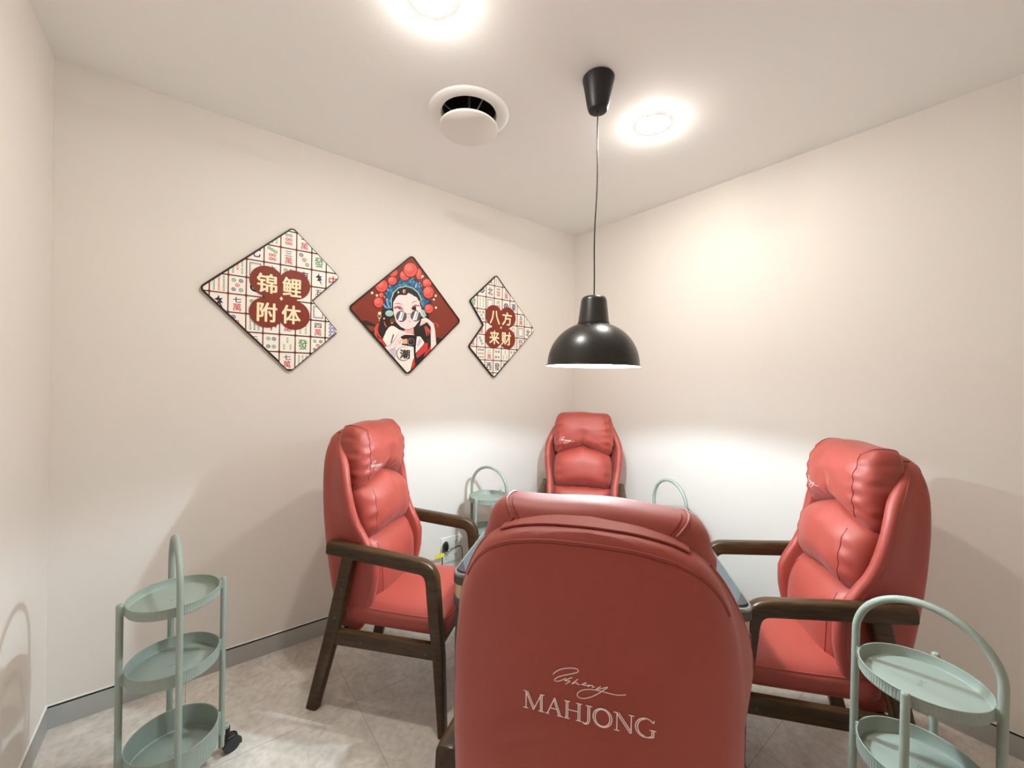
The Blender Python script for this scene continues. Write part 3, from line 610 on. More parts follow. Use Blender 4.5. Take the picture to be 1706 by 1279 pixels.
 ('red', [116.4,41.8, 132.2,36.8, 149.1,47.2, 148.5,48.2, 131.9,40.1, 116.9,42.9]),
 ('wine', [-166.6,56.4, -168,45.6, -172.4,35.5, -179.3,27, -188.2,21.1, -198,18.2, -207.8,18.6, -216.7,22.2, -223.7,28.8, -228.3,37.6, -230,47.8, -228.7,58.4, -224.4,68.4, -217.6,76.8, -208.9,82.9, -199.2,85.9, -189.3,85.7, -180.3,82.1, -173.1,75.6, -168.3,66.7]),
 ('coral', [-170,55.9, -171.3,46.3, -175.2,37.3, -181.4,29.7, -189.3,24.4, -198,21.8, -206.8,22.1, -214.7,25.4, -221.1,31.3, -225.2,39.1, -226.7,48.2, -225.5,57.7, -221.7,66.6, -215.6,74.2, -207.8,79.6, -199.1,82.3, -190.3,82.1, -182.3,78.9, -175.8,73.1, -171.6,65.2]),
 ('coral_light', [-190.2,62.3, -190.9,57.5, -193,53, -196.4,49.2, -200.7,46.4, -205.5,45.1, -210.3,45.2, -214.7,46.7, -218.2,49.6, -220.4,53.5, -221.3,58, -220.6,62.8, -218.5,67.3, -215.1,71.1, -210.8,73.8, -206.1,75.3, -201.2,75.2, -196.9,73.7, -193.4,70.8, -191.1,66.9]),
 ('red', [-212.7,37.5, -198.1,32.2, -182.5,43, -183,44, -198.4,35.6, -212.3,38.6]),
 ('wine', [-166.8,100.3, -167.5,95.3, -169.7,90.5, -173.2,86.5, -177.6,83.6, -182.6,82.1, -187.5,82.2, -192,83.8, -195.6,86.8, -197.9,90.8, -198.8,95.6, -198.1,100.5, -195.9,105.2, -192.4,109.2, -188,112.1, -183.1,113.6, -178.2,113.6, -173.6,112, -170,109.1, -167.7,105]),
 ('coral', [-168.5,100, -169.1,95.5, -171.1,91.3, -174.2,87.7, -178.2,85.2, -182.6,83.8, -187,83.9, -191,85.3, -194.2,88, -196.3,91.6, -197.1,95.8, -196.5,100.2, -194.5,104.4, -191.4,108, -187.5,110.6, -183.1,112, -178.7,111.9, -174.6,110.5, -171.4,107.9, -169.3,104.3]),
 ('coral_light', [-178.6,102.7, -179,100.5, -180.1,98.4, -181.8,96.6, -183.9,95.3, -186.4,94.6, -188.8,94.6, -191,95.2, -192.7,96.5, -193.9,98.3, -194.3,100.4, -194,102.7, -192.9,104.8, -191.2,106.6, -189,107.9, -186.6,108.6, -184.2,108.6, -182,108, -180.2,106.7, -179.1,104.9]),
 ('red', [-190,90.9, -182.6,88.6, -174.8,93.9, -175,94.4, -182.7,90.3, -189.8,91.5]),
 ('wine', [50.9,293.4, 48.6,277.5, 41.5,262.2, 30.3,249.2, 16.1,239.7, 0.4,234.5, -15.2,234.2, -29.4,238.7, -40.6,247.6, -47.9,260, -50.6,274.6, -48.5,290.1, -41.7,305, -30.9,318, -17,327.7, -1.4,333.2, 14.3,333.9, 28.8,329.6, 40.4,320.8, 48,308.3]),
 ('coral', [45.3,292.3, 43.3,278.2, 37,264.6, 27,252.9, 14.3,244.4, 0.3,239.8, -13.7,239.5, -26.3,243.5, -36.4,251.5, -42.9,262.5, -45.3,275.6, -43.4,289.4, -37.3,302.8, -27.6,314.4, -15.3,323, -1.3,327.9, 12.7,328.5, 25.6,324.7, 36,316.8, 42.8,305.7]),
 ('coral_light', [12.9,299.6, 11.8,292.6, 8.3,285.8, 2.9,279.9, -4,275.5, -11.6,273, -19.3,272.7, -26.2,274.5, -31.8,278.3, -35.4,283.8, -36.7,290.3, -35.6,297.3, -32.2,304, -26.9,309.9, -20.1,314.4, -12.5,316.9, -4.8,317.3, 2.2,315.5, 7.8,311.7, 11.5,306.2]),
 ('red', [-23,261.3, 0.2,254.9, 25.3,272.3, 24.4,273.7, -0.2,260, -22.4,263.1]),
 ('cream', [-230.2,103.5, -231.2,99.4, -234,96.2, -237.8,94.6, -241.7,95, -244.6,97.4, -245.7,101.2, -244.8,105.2, -242,108.5, -238.1,110.1, -234.2,109.6, -231.3,107.2]),
 ('cream', [-201.3,92.9, -202.2,89, -205,85.9, -208.8,84.3, -212.6,84.8, -215.4,87.1, -216.5,90.7, -215.5,94.6, -212.8,97.8, -209,99.4, -205.2,98.9, -202.4,96.6]),
 ('cream', [91.3,258.7, 90.3,254.7, 87.4,251.5, 83.3,249.8, 79.2,250.1, 76.2,252.3, 75,255.8, 76.1,259.8, 79,263, 83,264.8, 87.1,264.5, 90.1,262.2]),
 ('cream', [80.1,244.7, 79.7,242.8, 78.3,241.3, 76.3,240.4, 74.4,240.6, 72.9,241.7, 72.4,243.4, 72.9,245.3, 74.2,246.8, 76.2,247.6, 78.1,247.5, 79.6,246.4]),
 ('cream', [187.3,147.6, 186.3,143.6, 183.2,140.3, 179,138.7, 174.7,139.1, 171.5,141.4, 170.3,145.1, 171.4,149.1, 174.4,152.4, 178.7,154, 182.9,153.6, 186.1,151.3]),
 ('cream', [173.2,120.9, 172.3,117.4, 169.6,114.6, 165.9,113.2, 162.1,113.5, 159.4,115.6, 158.3,118.8, 159.2,122.3, 161.9,125.2, 165.6,126.6, 169.3,126.2, 172.1,124.2]),
 ('cream', [190.3,69.9, 189.3,66.1, 186.3,63, 182.2,61.5, 178.1,62, 175.1,64.3, 173.9,67.8, 174.9,71.7, 177.9,74.7, 181.9,76.3, 186.1,75.8, 189.1,73.5]),
 ('cream', [-180.6,-11.8, -181.9,-17.1, -185.6,-21.2, -190.7,-23.2, -195.8,-22.4, -199.6,-19.2, -201.1,-14.3, -199.8,-9.1, -196.1,-4.9, -191.1,-2.9, -185.9,-3.7, -182.1,-6.9]),
 ('cream', [-157.9,-40.2, -158.9,-43.4, -161.5,-45.6, -164.9,-46, -167.6,-44.3, -168.7,-41.4, -167.7,-38.1, -165,-35.9, -161.7,-35.5, -159,-37.2]),
 ('cream', [-186.9,-43.4, -187.8,-46.2, -190.1,-48.2, -193,-48.5, -195.4,-47.1, -196.3,-44.4, -195.5,-41.6, -193.2,-39.7, -190.3,-39.3, -187.9,-40.8]),
 ('cream', [-199.4,-26.9, -199.9,-28.5, -201.3,-29.7, -203.1,-29.9, -204.5,-29.1, -205,-27.5, -204.5,-25.8, -203.2,-24.6, -201.4,-24.4, -200,-25.3]),
 ('cream', [-178.1,-26.9, -178.6,-28.6, -180,-29.7, -181.8,-29.9, -183.2,-29.1, -183.8,-27.5, -183.2,-25.8, -181.8,-24.6, -180.1,-24.4, -178.7,-25.3]),
 ('cream', [-195.2,-36.6, -195.7,-38.3, -197.1,-39.4, -198.8,-39.6, -200.3,-38.8, -200.8,-37.2, -200.3,-35.5, -198.9,-34.3, -197.2,-34.1, -195.8,-35]),
 ('cream', [-182.7,-35.2, -183.2,-36.9, -184.6,-38, -186.3,-38.2, -187.8,-37.4, -188.3,-35.8, -187.8,-34.1, -186.4,-32.9, -184.7,-32.7, -183.2,-33.6]),
 ('cream', [-190.2,-54.6, -190.7,-56.3, -192.1,-57.4, -193.8,-57.6, -195.2,-56.8, -195.8,-55.2, -195.3,-53.5, -193.9,-52.3, -192.2,-52.2, -190.8,-53]),
]


# ------------------------------------------------------------------ the room
def structure(o):
    o['kind'] = 'structure'
    return o


MB().box(XL-0.1, XR+0.1, YF-0.1, YB+0.1, -0.1, 0).build('floor', M_FLOOR)['kind'] = 'structure'
structure(MB().box(XL-0.1, XR+0.1, YB, YB+0.1, 0, 2.9).build('wall_back', M_WALL))
structure(MB().box(XR, XR+0.1, YF-0.1, YB, 0, 2.9).build('wall_right', M_WALL))
structure(MB().box(XL-0.1, XL, YF-0.1, YB, 0, 2.9).build('wall_left', M_WALL))
structure(MB().box(XL, XR, YF-0.1, YF, 0, 2.9).build('wall_front', M_WALL))

DOWNLIGHTS = [(1.734, 1.142), (0.598, 1.225)]
VENT = (1.007, 1.651)


def ceiling():
    holes = [(x, y, 0.062) for x, y in DOWNLIGHTS] + [(VENT[0], VENT[1], 0.128)]
    bm = bmesh.new()
    def loop(pts):
        vs = [bm.verts.new(p) for p in pts]
        return [bm.edges.new((vs[i], vs[(i+1) % len(vs)])) for i in range(len(vs))], vs
    ed, _ = loop([(XL, YF, HC), (XR, YF, HC), (XR, YB, HC), (XL, YB, HC)])
    rings = []
    for x, y, r in holes:
        e, vs = loop([(x+r*cos(2*pi*k/40), y+r*sin(2*pi*k/40), HC) for k in range(40)])
        ed += e
        rings.append(vs)
    bmesh.ops.triangle_fill(bm, use_beauty=True, use_dissolve=False, edges=ed)
    for vs in rings:
        topv = [bm.verts.new(v.co+Vector((0, 0, 0.2))) for v in vs]
        for i in range(40):
            j = (i+1) % 40
            bm.faces.new((vs[i], vs[j], topv[j], topv[i]))
        bm.faces.new(topv)
    # upper side of the slab
    t = [bm.verts.new(p) for p in [(XL, YF, 2.9), (XR, YF, 2.9), (XR, YB, 2.9), (XL, YB, 2.9)]]
    bm.faces.new(t)
    me = bpy.data.meshes.new('ceiling')
    bm.to_mesh(me)
    bm.free()
    me.materials.append(M_CEIL)
    o = bpy.data.objects.new('ceiling', me)
    COL.objects.link(o)
    structure(o)


ceiling()


def baseboard(name, x0, x1, y0, y1, nx, ny):
    """nx, ny point into the room"""
    b = MB()
    t = 0.006
    def slab(th, z0, z1, mi):
        xa, xb, ya, yb = x0, x1, y0, y1
        if nx > 0: xb = x0+th
        if nx < 0: xa = x1-th
        if ny > 0: yb = y0+th
        if ny < 0: ya = y1-th
        b.box(xa, xb, ya, yb, z0, z1, 0, mi)
    slab(t, 0, BASE_H-0.0085, 0)
    slab(0.001, BASE_H-0.0085, BASE_H, 1)
    slab(t, BASE_H, BASE_H+0.0035, 2)
    structure(b.build(name, [M_ALU, M_GAP, M_BEAD]))


baseboard('baseboard_back', XL, XR, YB, YB, 0, -1)
baseboard('baseboard_right', XR, XR, YF, YB-0.006, -1, 0)
baseboard('baseboard_left', XL, XL, YF, YB-0.006, 1, 0)


# ------------------------------------------------------------------ ceiling lights and vent
def downlight(x, y, label):
    root = tag(empty('downlight', (x, y, HC)), label, 'ceiling light', 'recessed downlights in the ceiling')
    MB().lathe([(0.076, 0.0), (0.0755, -0.0022), (0.0735, -0.0032), (0.066, -0.0032), (0.061, 0.01)], 40).build('trim_ring', M_WHITEPL, root)
    MB().lathe([(0.0, -0.0125), (0.03, -0.0118), (0.055, -0.0092), (0.068, -0.0064), (0.0745, -0.0036), (0.0745, -0.001), (0, -0.001)], 32).build('lens', M_LENS, root)
    # the opal lens throws most light down and some sideways
    for kind, watts, z in (('AREA', DOWN_POWER, -0.014), ('POINT', DOWN_SIDE, -0.019)):
        l = bpy.data.lights.new('downlight_lamp', kind)
        l.energy = watts
        l.color = DOWN_COL
        if kind == 'AREA':
            l.shape = 'DISK'
            l.size = 0.09
            l.spread = radians(178)
        else:
            l.shadow_soft_size = 0.006
        lo = bpy.data.objects.new('downlight_lamp', l)
        COL.objects.link(lo)
        lo.parent = root
        lo.location = (0, 0, z)
    return root


downlight(*DOWNLIGHTS[0], 'bright recessed downlight in the ceiling beside the black pendant canopy')
downlight(*DOWNLIGHTS[1], 'bright recessed downlight cut by the top edge of the photo, above the round vent')


def vent():
    root = tag(empty('ceiling_vent', (VENT[0], VENT[1], HC)), 'round white ceiling air vent with a dropped disc in front of a dark opening', 'air vent')
    MB().lathe([(0.126, 0.02), (0.127, 0.0), (0.133, -0.007), (0.150, -0.009), (0.172, -0.007), (0.186, -0.002), (0.188, 0.0)], 64).build('flange', M_CEIL, root)
    MB().lathe([(0.1265, 0.0), (0.1262, 0.15), (0.0, 0.15)], 48).build('duct_collar', M_DUCT, root)
    MB().lathe([(0.0, -0.074), (0.132, -0.074), (0.1365, -0.070), (0.1365, -0.064), (0.131, -0.062), (0.0, -0.062)], 64).build('disc', M_WHITEPL, root)
    hub = MB()
    for k in range(3):
        a = 2*pi*k/3+0.6
        hub.tube([(0.12*cos(a), 0.12*sin(a), 0.03), (0.05*cos(a), 0.05*sin(a), -0.02), (0.03*cos(a), 0.03*sin(a), -0.062)], 0.003, 6)
    hub.tube([(0.045*cos(t*pi/12), 0.045*sin(t*pi/12), -0.02) for t in range(24)], 0.003, 6, closed=True)
    hub.tube([(0.025*cos(t*pi/12), 0.025*sin(t*pi/12), -0.05) for t in range(24)], 0.003, 6, closed=True)
    hub.tube([(0, 0, -0.062), (0, 0, 0.10)], 0.006, 8)
    hub.build('spring_bracket', M_WIRE, root)


vent()


# ------------------------------------------------------------------ pendant lamp
def pendant():
    px, py = 1.298, 1.115
    root = tag(empty('pendant_lamp', (px, py, 0)), 'black dome pendant lamp hanging over the table on a thin black cord', 'pendant lamp')
    MB().lathe([(0, HC), (0.060, HC), (0.0645, HC-0.004), (0.0645, HC-0.012), (0.060, HC-0.03), (0.044, HC-0.118), (0.038, HC-0.134), (0.030, HC-0.137), (0, HC-0.137)], 48).build('ceiling_canopy', M_BLACKPL, root)
    cord = []
    for k in range(31):
        t = k/30
        z = HC-0.136 - t*(HC-0.136-1.80)
        cord.append((0.0035*sin(t*7.0)*sin(pi*t), 0.003*sin(t*9+1)*sin(pi*t), z))
    MB().tube(cord, 0.0027, 8).build('cord', M_BLACKPL, root)
    # dome: outer black skin and white inside
    R, zr, zn, rn = 0.187, 1.515, 1.683, 0.062
    prof = []
    for k in range(19):
        t = k/18
        a = t*radians(71)
        prof.append((R*cos(a)**0.92, zr+(zn-zr)*sin(a)/sin(radians(71))))
    out = [(0.193, zr-0.004), (0.194, zr-0.002), (0.193, zr), (R, zr+0.002)] + prof[1:] + [(0.05, zn+0.003)]
    shade = MB().lathe(out, 72).build('shade', M_BLACK, root)
    inn = [(0.193, zr-0.0042), (R-0.003, zr+0.0008)] + [(max(r-0.003, 0.01), z-0.002) for r, z in prof[1:]] + [(0.0, zn-0.002)]
    tag(MB().lathe(inn, 72).build('shade_lining', M_SHADEIN, shade, angle=False), 'white enamel inside of shade')
    MB().lathe([(0.0, zn-0.001), (0.0635, zn-0.003), (0.0655, zn), (0.0655, zn+0.006), (0.063, zn+0.012), (0.0525, zn+0.100), (0.047, zn+0.112), (0.036, zn+0.117), (0.0, zn+0.119)], 56).build('shade_neck', M_BLACK, root)
    MB().lathe([(0, zr+0.086), (0.014, zr+0.088), (0.024, zr+0.098), (0.028, zr+0.110), (0.024, zr+0.128), (0.016, zr+0.142), (0.014, zr+0.150), (0.014, zr+0.166), (0, zr+0.166)], 32).build('bulb', M_BULB, root)
    l = bpy.data.lights.new('pendant_bulb', 'POINT')
    l.energy = PEND_POWER
    l.color = PEND_COL
    l.shadow_soft_size = 0.017
    lo = bpy.data.objects.new('pendant_bulb', l)
    COL.objects.link(lo)
    lo.parent = root
    lo.location = (0, 0, zr+0.067)


pendant()


# ------------------------------------------------------------------ armchair (local: +x forward, z up)
T_XR = [(.335, -.243), (.40, -.256), (.5, -.275), (.6, -.291), (.73, -.307), (.86, -.319), (.97, -.325), (1.07, -.327), (1.13, -.324), (1.17, -.316), (1.195, -.306), (1.208, -.298)]
T_XF = [(.335, -.130), (.38, -.100), (.44, -.075), (.5, -.058), (.57, -.046), (.63, -.045), (.67, -.056), (.73, -.088), (.82, -.134), (.92, -.158), (1.0, -.174), (1.05, -.190), (1.10, -.218), (1.135, -.243), (1.165, -.260), (1.19, -.268), (1.208, -.272)]
T_HF = [(.335, .226), (.5, .236), (.62, .239), (.75, .242), (.82, .256), (.90, .266), (.97, .269), (1.02, .260), (1.06, .246), (1.10, .227), (1.137, .205), (1.164, .184), (1.181, .164), (1.195, .133), (1.203, .094), (1.2065, .060), (1.208, .016)]
T_HB = [(.335, .210), (.5, .222), (.62, .228), (.8, .232), (.92, .231), (.99, .228), (1.06, .221), (1.10, .212), (1.137, .198), (1.164, .180), (1.181, .161), (1.195, .130), (1.203, .091), (1.2065, .057), (1.208, .013)]


def u_path(xf, hf, hb, xr, rc):
    """one U-shaped outline from the left wing tip round the back to the right wing tip"""
    half = []
    xs = xr+rc
    for i in range(10):
        t = i/10
        half.append((xf+(xs-xf)*t, hf+(hb-hf)*sm(t)))
    for i in range(7):
        a = (i/6)*pi/2
        half.append((xs-rc*sin(a), hb-rc+rc*cos(a)))
    for i in range(1, 7):
        t = i/7
        y = (hb-rc)*(1-t)
        half.append((xr-0.007*(1-(y/max(hb, .01))**2), y))
    mid = [(xr-0.007, 0.0)]
    return half + mid + [(x, -y) for x, y in reversed(half)]


def shell_outer(z):
    xr, xf = tab(z, T_XR), tab(z, T_XF)
    hf, hb = tab(z, T_HF), tab(z, T_HB)
    rc = min(0.05, (xf-xr)*0.7, hb*0.6)
    return u_path(xf, hf, hb, xr, rc), (xf, hf, hb, xr)


def make_shell():
    zs = [.335, .342, .355, .38, .41, .44, .48, .52, .56, .60, .64, .68, .72, .76, .80, .84, .88, .92, .96, 1.0, 1.03, 1.06, 1.085, 1.11, 1.13, 1.148, 1.162, 1.173, 1.182, 1.190, 1.196, 1.2005, 1.204, 1.2062, 1.2074, 1.208]
    loops = []
    for i, z in enumerate(zs):
        o, (xf, hf, hb, xr) = shell_outer(z)
        t = min(0.042, 0.8*(xf-xr))
        inr = u_path(xf, max(hf-t, hf*.7), max(hb-t, hb*.7), xr+t, min(0.03, (xf-xr-t)*0.7, max(hb-t, .01)*.6))
        def tip(a, b):
            a, b = Vector((a[0], a[1])), Vector((b[0], b[1]))
            c = (a+b)/2
            d = (a-b)/2
            out = []
            for k in range(1, 5):
                an = pi*k/5
                out.append((c.x+abs(d.length)*0.75*sin(an), c.y+d.y*cos(an)))
            return out
        lp = o + tip(o[-1], inr[-1]) + list(reversed(inr)) + tip(inr[0], o[0])
        k = 0.0
        if i < 3:
            k = (0.010, 0.004, 0.001)[i]
        loops.append([(x, y*(1-k*2), z) for x, y in lp])
    b = MB()
    b.loft(loops, True, (True, True))
    return b


def cushion(zb, zt, hw, xb, xf, n_uv=5.0, n_w=2.4, nu=34, nv=26, nw=10, crease=None):
    """puffy cushion standing in the y-z plane; xb/xf rear and front depth as functions of v"""
    def shape(u, v, w):
        r = (abs(u)**n_uv+abs(v)**n_uv)**(1/n_uv)
        s = (r**n_w+abs(w)**n_w)**(1/n_w)
        return u/s, v/s, w/s

    def P(u, v, w):
        a, b_, c = shape(u, v, w)
        z0, z1 = zb(a), zt(a)
        z = z0+(z1-z0)*(b_+1)/2
        y = hw(b_)*a
        x0, x1 = xb(b_), xf(b_)
        x = (x0+x1)/2+(x1-x0)/2*c
        if crease and c > -0.2:
            x += crease(a, b_)*sm((c+0.2)/0.8)
        return Vector((x, y, z))
    b = MB()
    U = [-1+2*i/nu for i in range(nu+1)]
    V = [-1+2*i/nv for i in range(nv+1)]
    W = [-1+2*i/nw for i in range(nw+1)]
    def grid(A, B, fn):
        n = len(B)
        b.add([fn(p, q) for p in A for q in B], [(i*n+j, i*n+j+1, (i+1)*n+j+1, (i+1)*n+j) for i in range(len(A)-1) for j in range(n-1)])
    grid(U, V, lambda p, q: P(p, q, 1))
    grid(U, V, lambda p, q: P(p, q, -1))
    grid(U, W, lambda p, q: P(p, 1, q))
    grid(U, W, lambda p, q: P(p, -1, q))
    grid(V, W, lambda p, q: P(1, p, q))
    grid(V, W, lambda p, q: P(-1, p, q))
    return b, P


def seam_loop(P, w, lift=0.0):
    pts = []
    for (a, c) in (((-1, -1), (1, -1)), ((1, -1), (1, 1)), ((1, 1), (-1, 1)), ((-1, 1), (-1, -1))):
        for k in range(24):
            t = k/24
            pts.append(P(a[0]+(c[0]-a[0])*t, a[1]+(c[1]-a[1])*t, w))
    return pts


def ribbon_decal(b, pts2, width, place, lift=0.0007, mi=0, step=0.003, taper=False):
    pts = dense([(p[0], p[1], 0) for p in pts2], step)
    L, R = [], []
    n = len(pts)
    for i, q in enumerate(pts):
        d = (pts[min(i+1, n-1)]-pts[max(i-1, 0)])
        d = d.normalized() if d.length > 1e-9 else Vector((1, 0, 0))
        nn = Vector((-d.y, d.x, 0))
        w = width*(0.5 if taper and i in (0, n-1) else 1)
        L.append(place(q+nn*w/2, lift))
        R.append(place(q-nn*w/2, lift))
    b.add(L+R, [(i, i+1, n+i+1, n+i) for i in range(n-1)], mi, False)


SCRIPT = [
    [(478, 288), (500, 265), (540, 240), (590, 226), (650, 222), (700, 226), (728, 240), (730, 258), (705, 272), (640, 285), (570, 300), (520, 318), (495, 340), (500, 356), (530, 358), (570, 345), (610, 325)],
    [(672, 316), (640, 328), (605, 345), (590, 352), (648, 349), (650, 358), (605, 386)],
    [(728, 333), (692, 360), (658, 388), (700, 368), (724, 369), (716, 386), (746, 388)],
    [(758, 388), (800, 375), (808, 368), (790, 372), (768, 390), (800, 396), (820, 390)],
    [(836, 388), (812, 412), (850, 394), (872, 396), (862, 416), (890, 408)],
    [(945, 405), (905, 428), (902, 436), (935, 430), (1022, 406), (985, 432), (930, 472), (870, 505), (800, 527), (750, 525), (722, 505), (722, 475), (750, 450), (800, 435), (870, 435), (940, 450), (1010, 470), (1080, 487), (1140, 490), (1178, 485)],
]


def signature(b, place, x0, y0, w, width, shear=0.24):
    """handwritten mark, w wide, lower left corner at x0, y0"""
    k = w/700.0
    for s in SCRIPT:
        pts = [((x-478)*k, -(y-527)*k + (x-478)*k*shear) for x, y in s]
        pts = smooth_path([(a+x0, c+y0, 0) for a, c in pts], 2)
        ribbon_decal(b, pts, width, place, step=0.002, taper=True)


def letter_strokes(ch, h):
    """strokes (points, relative width) of inline serif capitals, unit box: returns strokes and advance"""
    T, S = 0.058, 0.055     # line widths
    g = 0.085               # gap between the two lines of a thick stem
    st = []
    def line(*p, w=T): st.append((list(p), w))
    def stem(x, y0=0.0, y1=1.0):
        line((x-g/2, y0), (x-g/2, y1)); line((x+g/2, y0), (x+g/2, y1))
    def serif(x, y, l=0.14): line((x-l, y), (x+l, y), w=S)
    if ch == 'M':
        line((0.16, 0), (0.16, 1)); serif(0.14, 0.01, 0.13); line((0.02, 0.99), (0.2, 0.99))
        line((0.14, 1), (0.56, 0.0)); line((0.24, 1), (0.61, 0.12)); line((0.56, 0), (0.98, 1))
        stem(0.98); serif(0.98, 0.01, 0.16); line((0.94, 0.99), (1.14, 0.99)); adv = 1.20
    elif ch == 'A':
        line((0.10, 0), (0.48, 1.0)); line((0.48, 1.0), (0.80, 0)); line((0.43, 0.9), (0.71, 0)); line((0.23, 0.36), (0.63, 0.36))
        serif(0.10, 0.01, 0.11); serif(0.77, 0.01, 0.15); adv = 0.95
    elif ch == 'H':
        stem(0.17); stem(0.78)
        for x in (0.17, 0.78):
            serif(x, 0.01, 0.15); serif(x, 0.99, 0.15)
        line((0.21, 0.52), (0.74, 0.52)); adv = 0.96
    elif ch == 'J':
        line((0.26, 1), (0.26, 0.12), (0.20, 0.0), (0.08, -0.04), (0.0, 0.03)); line((0.35, 1), (0.35, 0.15), (0.28, -0.02), (0.15, -0.08), (0.02, -0.04))
        serif(0.31, 0.99, 0.16); adv = 0.50
    elif ch == 'O':
        for r1, r2 in ((0.46, 0.52),):
            st.append(([(0.48+r1*cos(2*pi*k/28), 0.5+r2*sin(2*pi*k/28)) for k in range(29)], T))
        st.append(([(0.48+0.36*cos(pi/2+pi*k/14), 0.5+0.47*sin(pi/2+pi*k/14)) for k in range(15)], T))
        st.append(([(0.48+0.36*cos(-pi/2+pi*k/14), 0.5+0.47*sin(-pi/2+pi*k/14)) for k in range(15)], T))
        adv = 1.02
    elif ch == 'N':
        line((0.16, 0), (0.16, 1)); serif(0.16, 0.01, 0.13); line((0.0, 0.99), (0.2, 0.99))
        line((0.12, 1), (0.80, 0.0)); line((0.24, 1), (0.84, 0.12)); line((0.84, 0.0), (0.84, 1)); serif(0.84, 0.99, 0.13); adv = 1.02
    elif ch == 'G':
        st.append(([(0.48+0.46*cos(radians(a)), 0.5+0.52*sin(radians(a))) for a in range(38, 326, 12)], T))
        st.append(([(0.50+0.38*cos(radians(a)), 0.5+0.47*sin(radians(a))) for a in range(95, 270, 12)], T))
        stem(0.83, 0.06, 0.42); serif(0.83, 0.42, 0.15); line((0.88, 0.06), (0.6, -0.02)); line((0.85, 0.82), (0.88, 0.98)); adv = 1.0
    return [([(x*h, y*h) for x, y in p], w*h) for p, w in st], adv*h


def sweep_xz(b, path, widths, y, ty, bev=0.009, mi=0):
    """bar with a rounded rectangular section following a path in the x-z plane"""
    P = [Vector((p[0], 0, p[1])) for p in path]
    loops = []
    for i, q in enumerate(P):
        t = (P[min(i+1, len(P)-1)]-P[max(i-1, 0)]).normalized()
        n = Vector((t.z, 0, -t.x))
        w = widths[i]/2
        r = min(bev, w*0.8)
        lp = []
        for (sx, sy, a0) in ((1, 1, 0), (-1, 1, 90), (-1, -1, 180), (1, -1, 270)):
            for k in range(4):
                a = radians(a0+30*k)
                lp.append(q+n*(sx*(w-r)+r*cos(a))+Vector((0, y+sy*(ty/2-r)+r*sin(a), 0)))
        loops.append(lp)
    b.loft(loops, True, (True, True), mi)


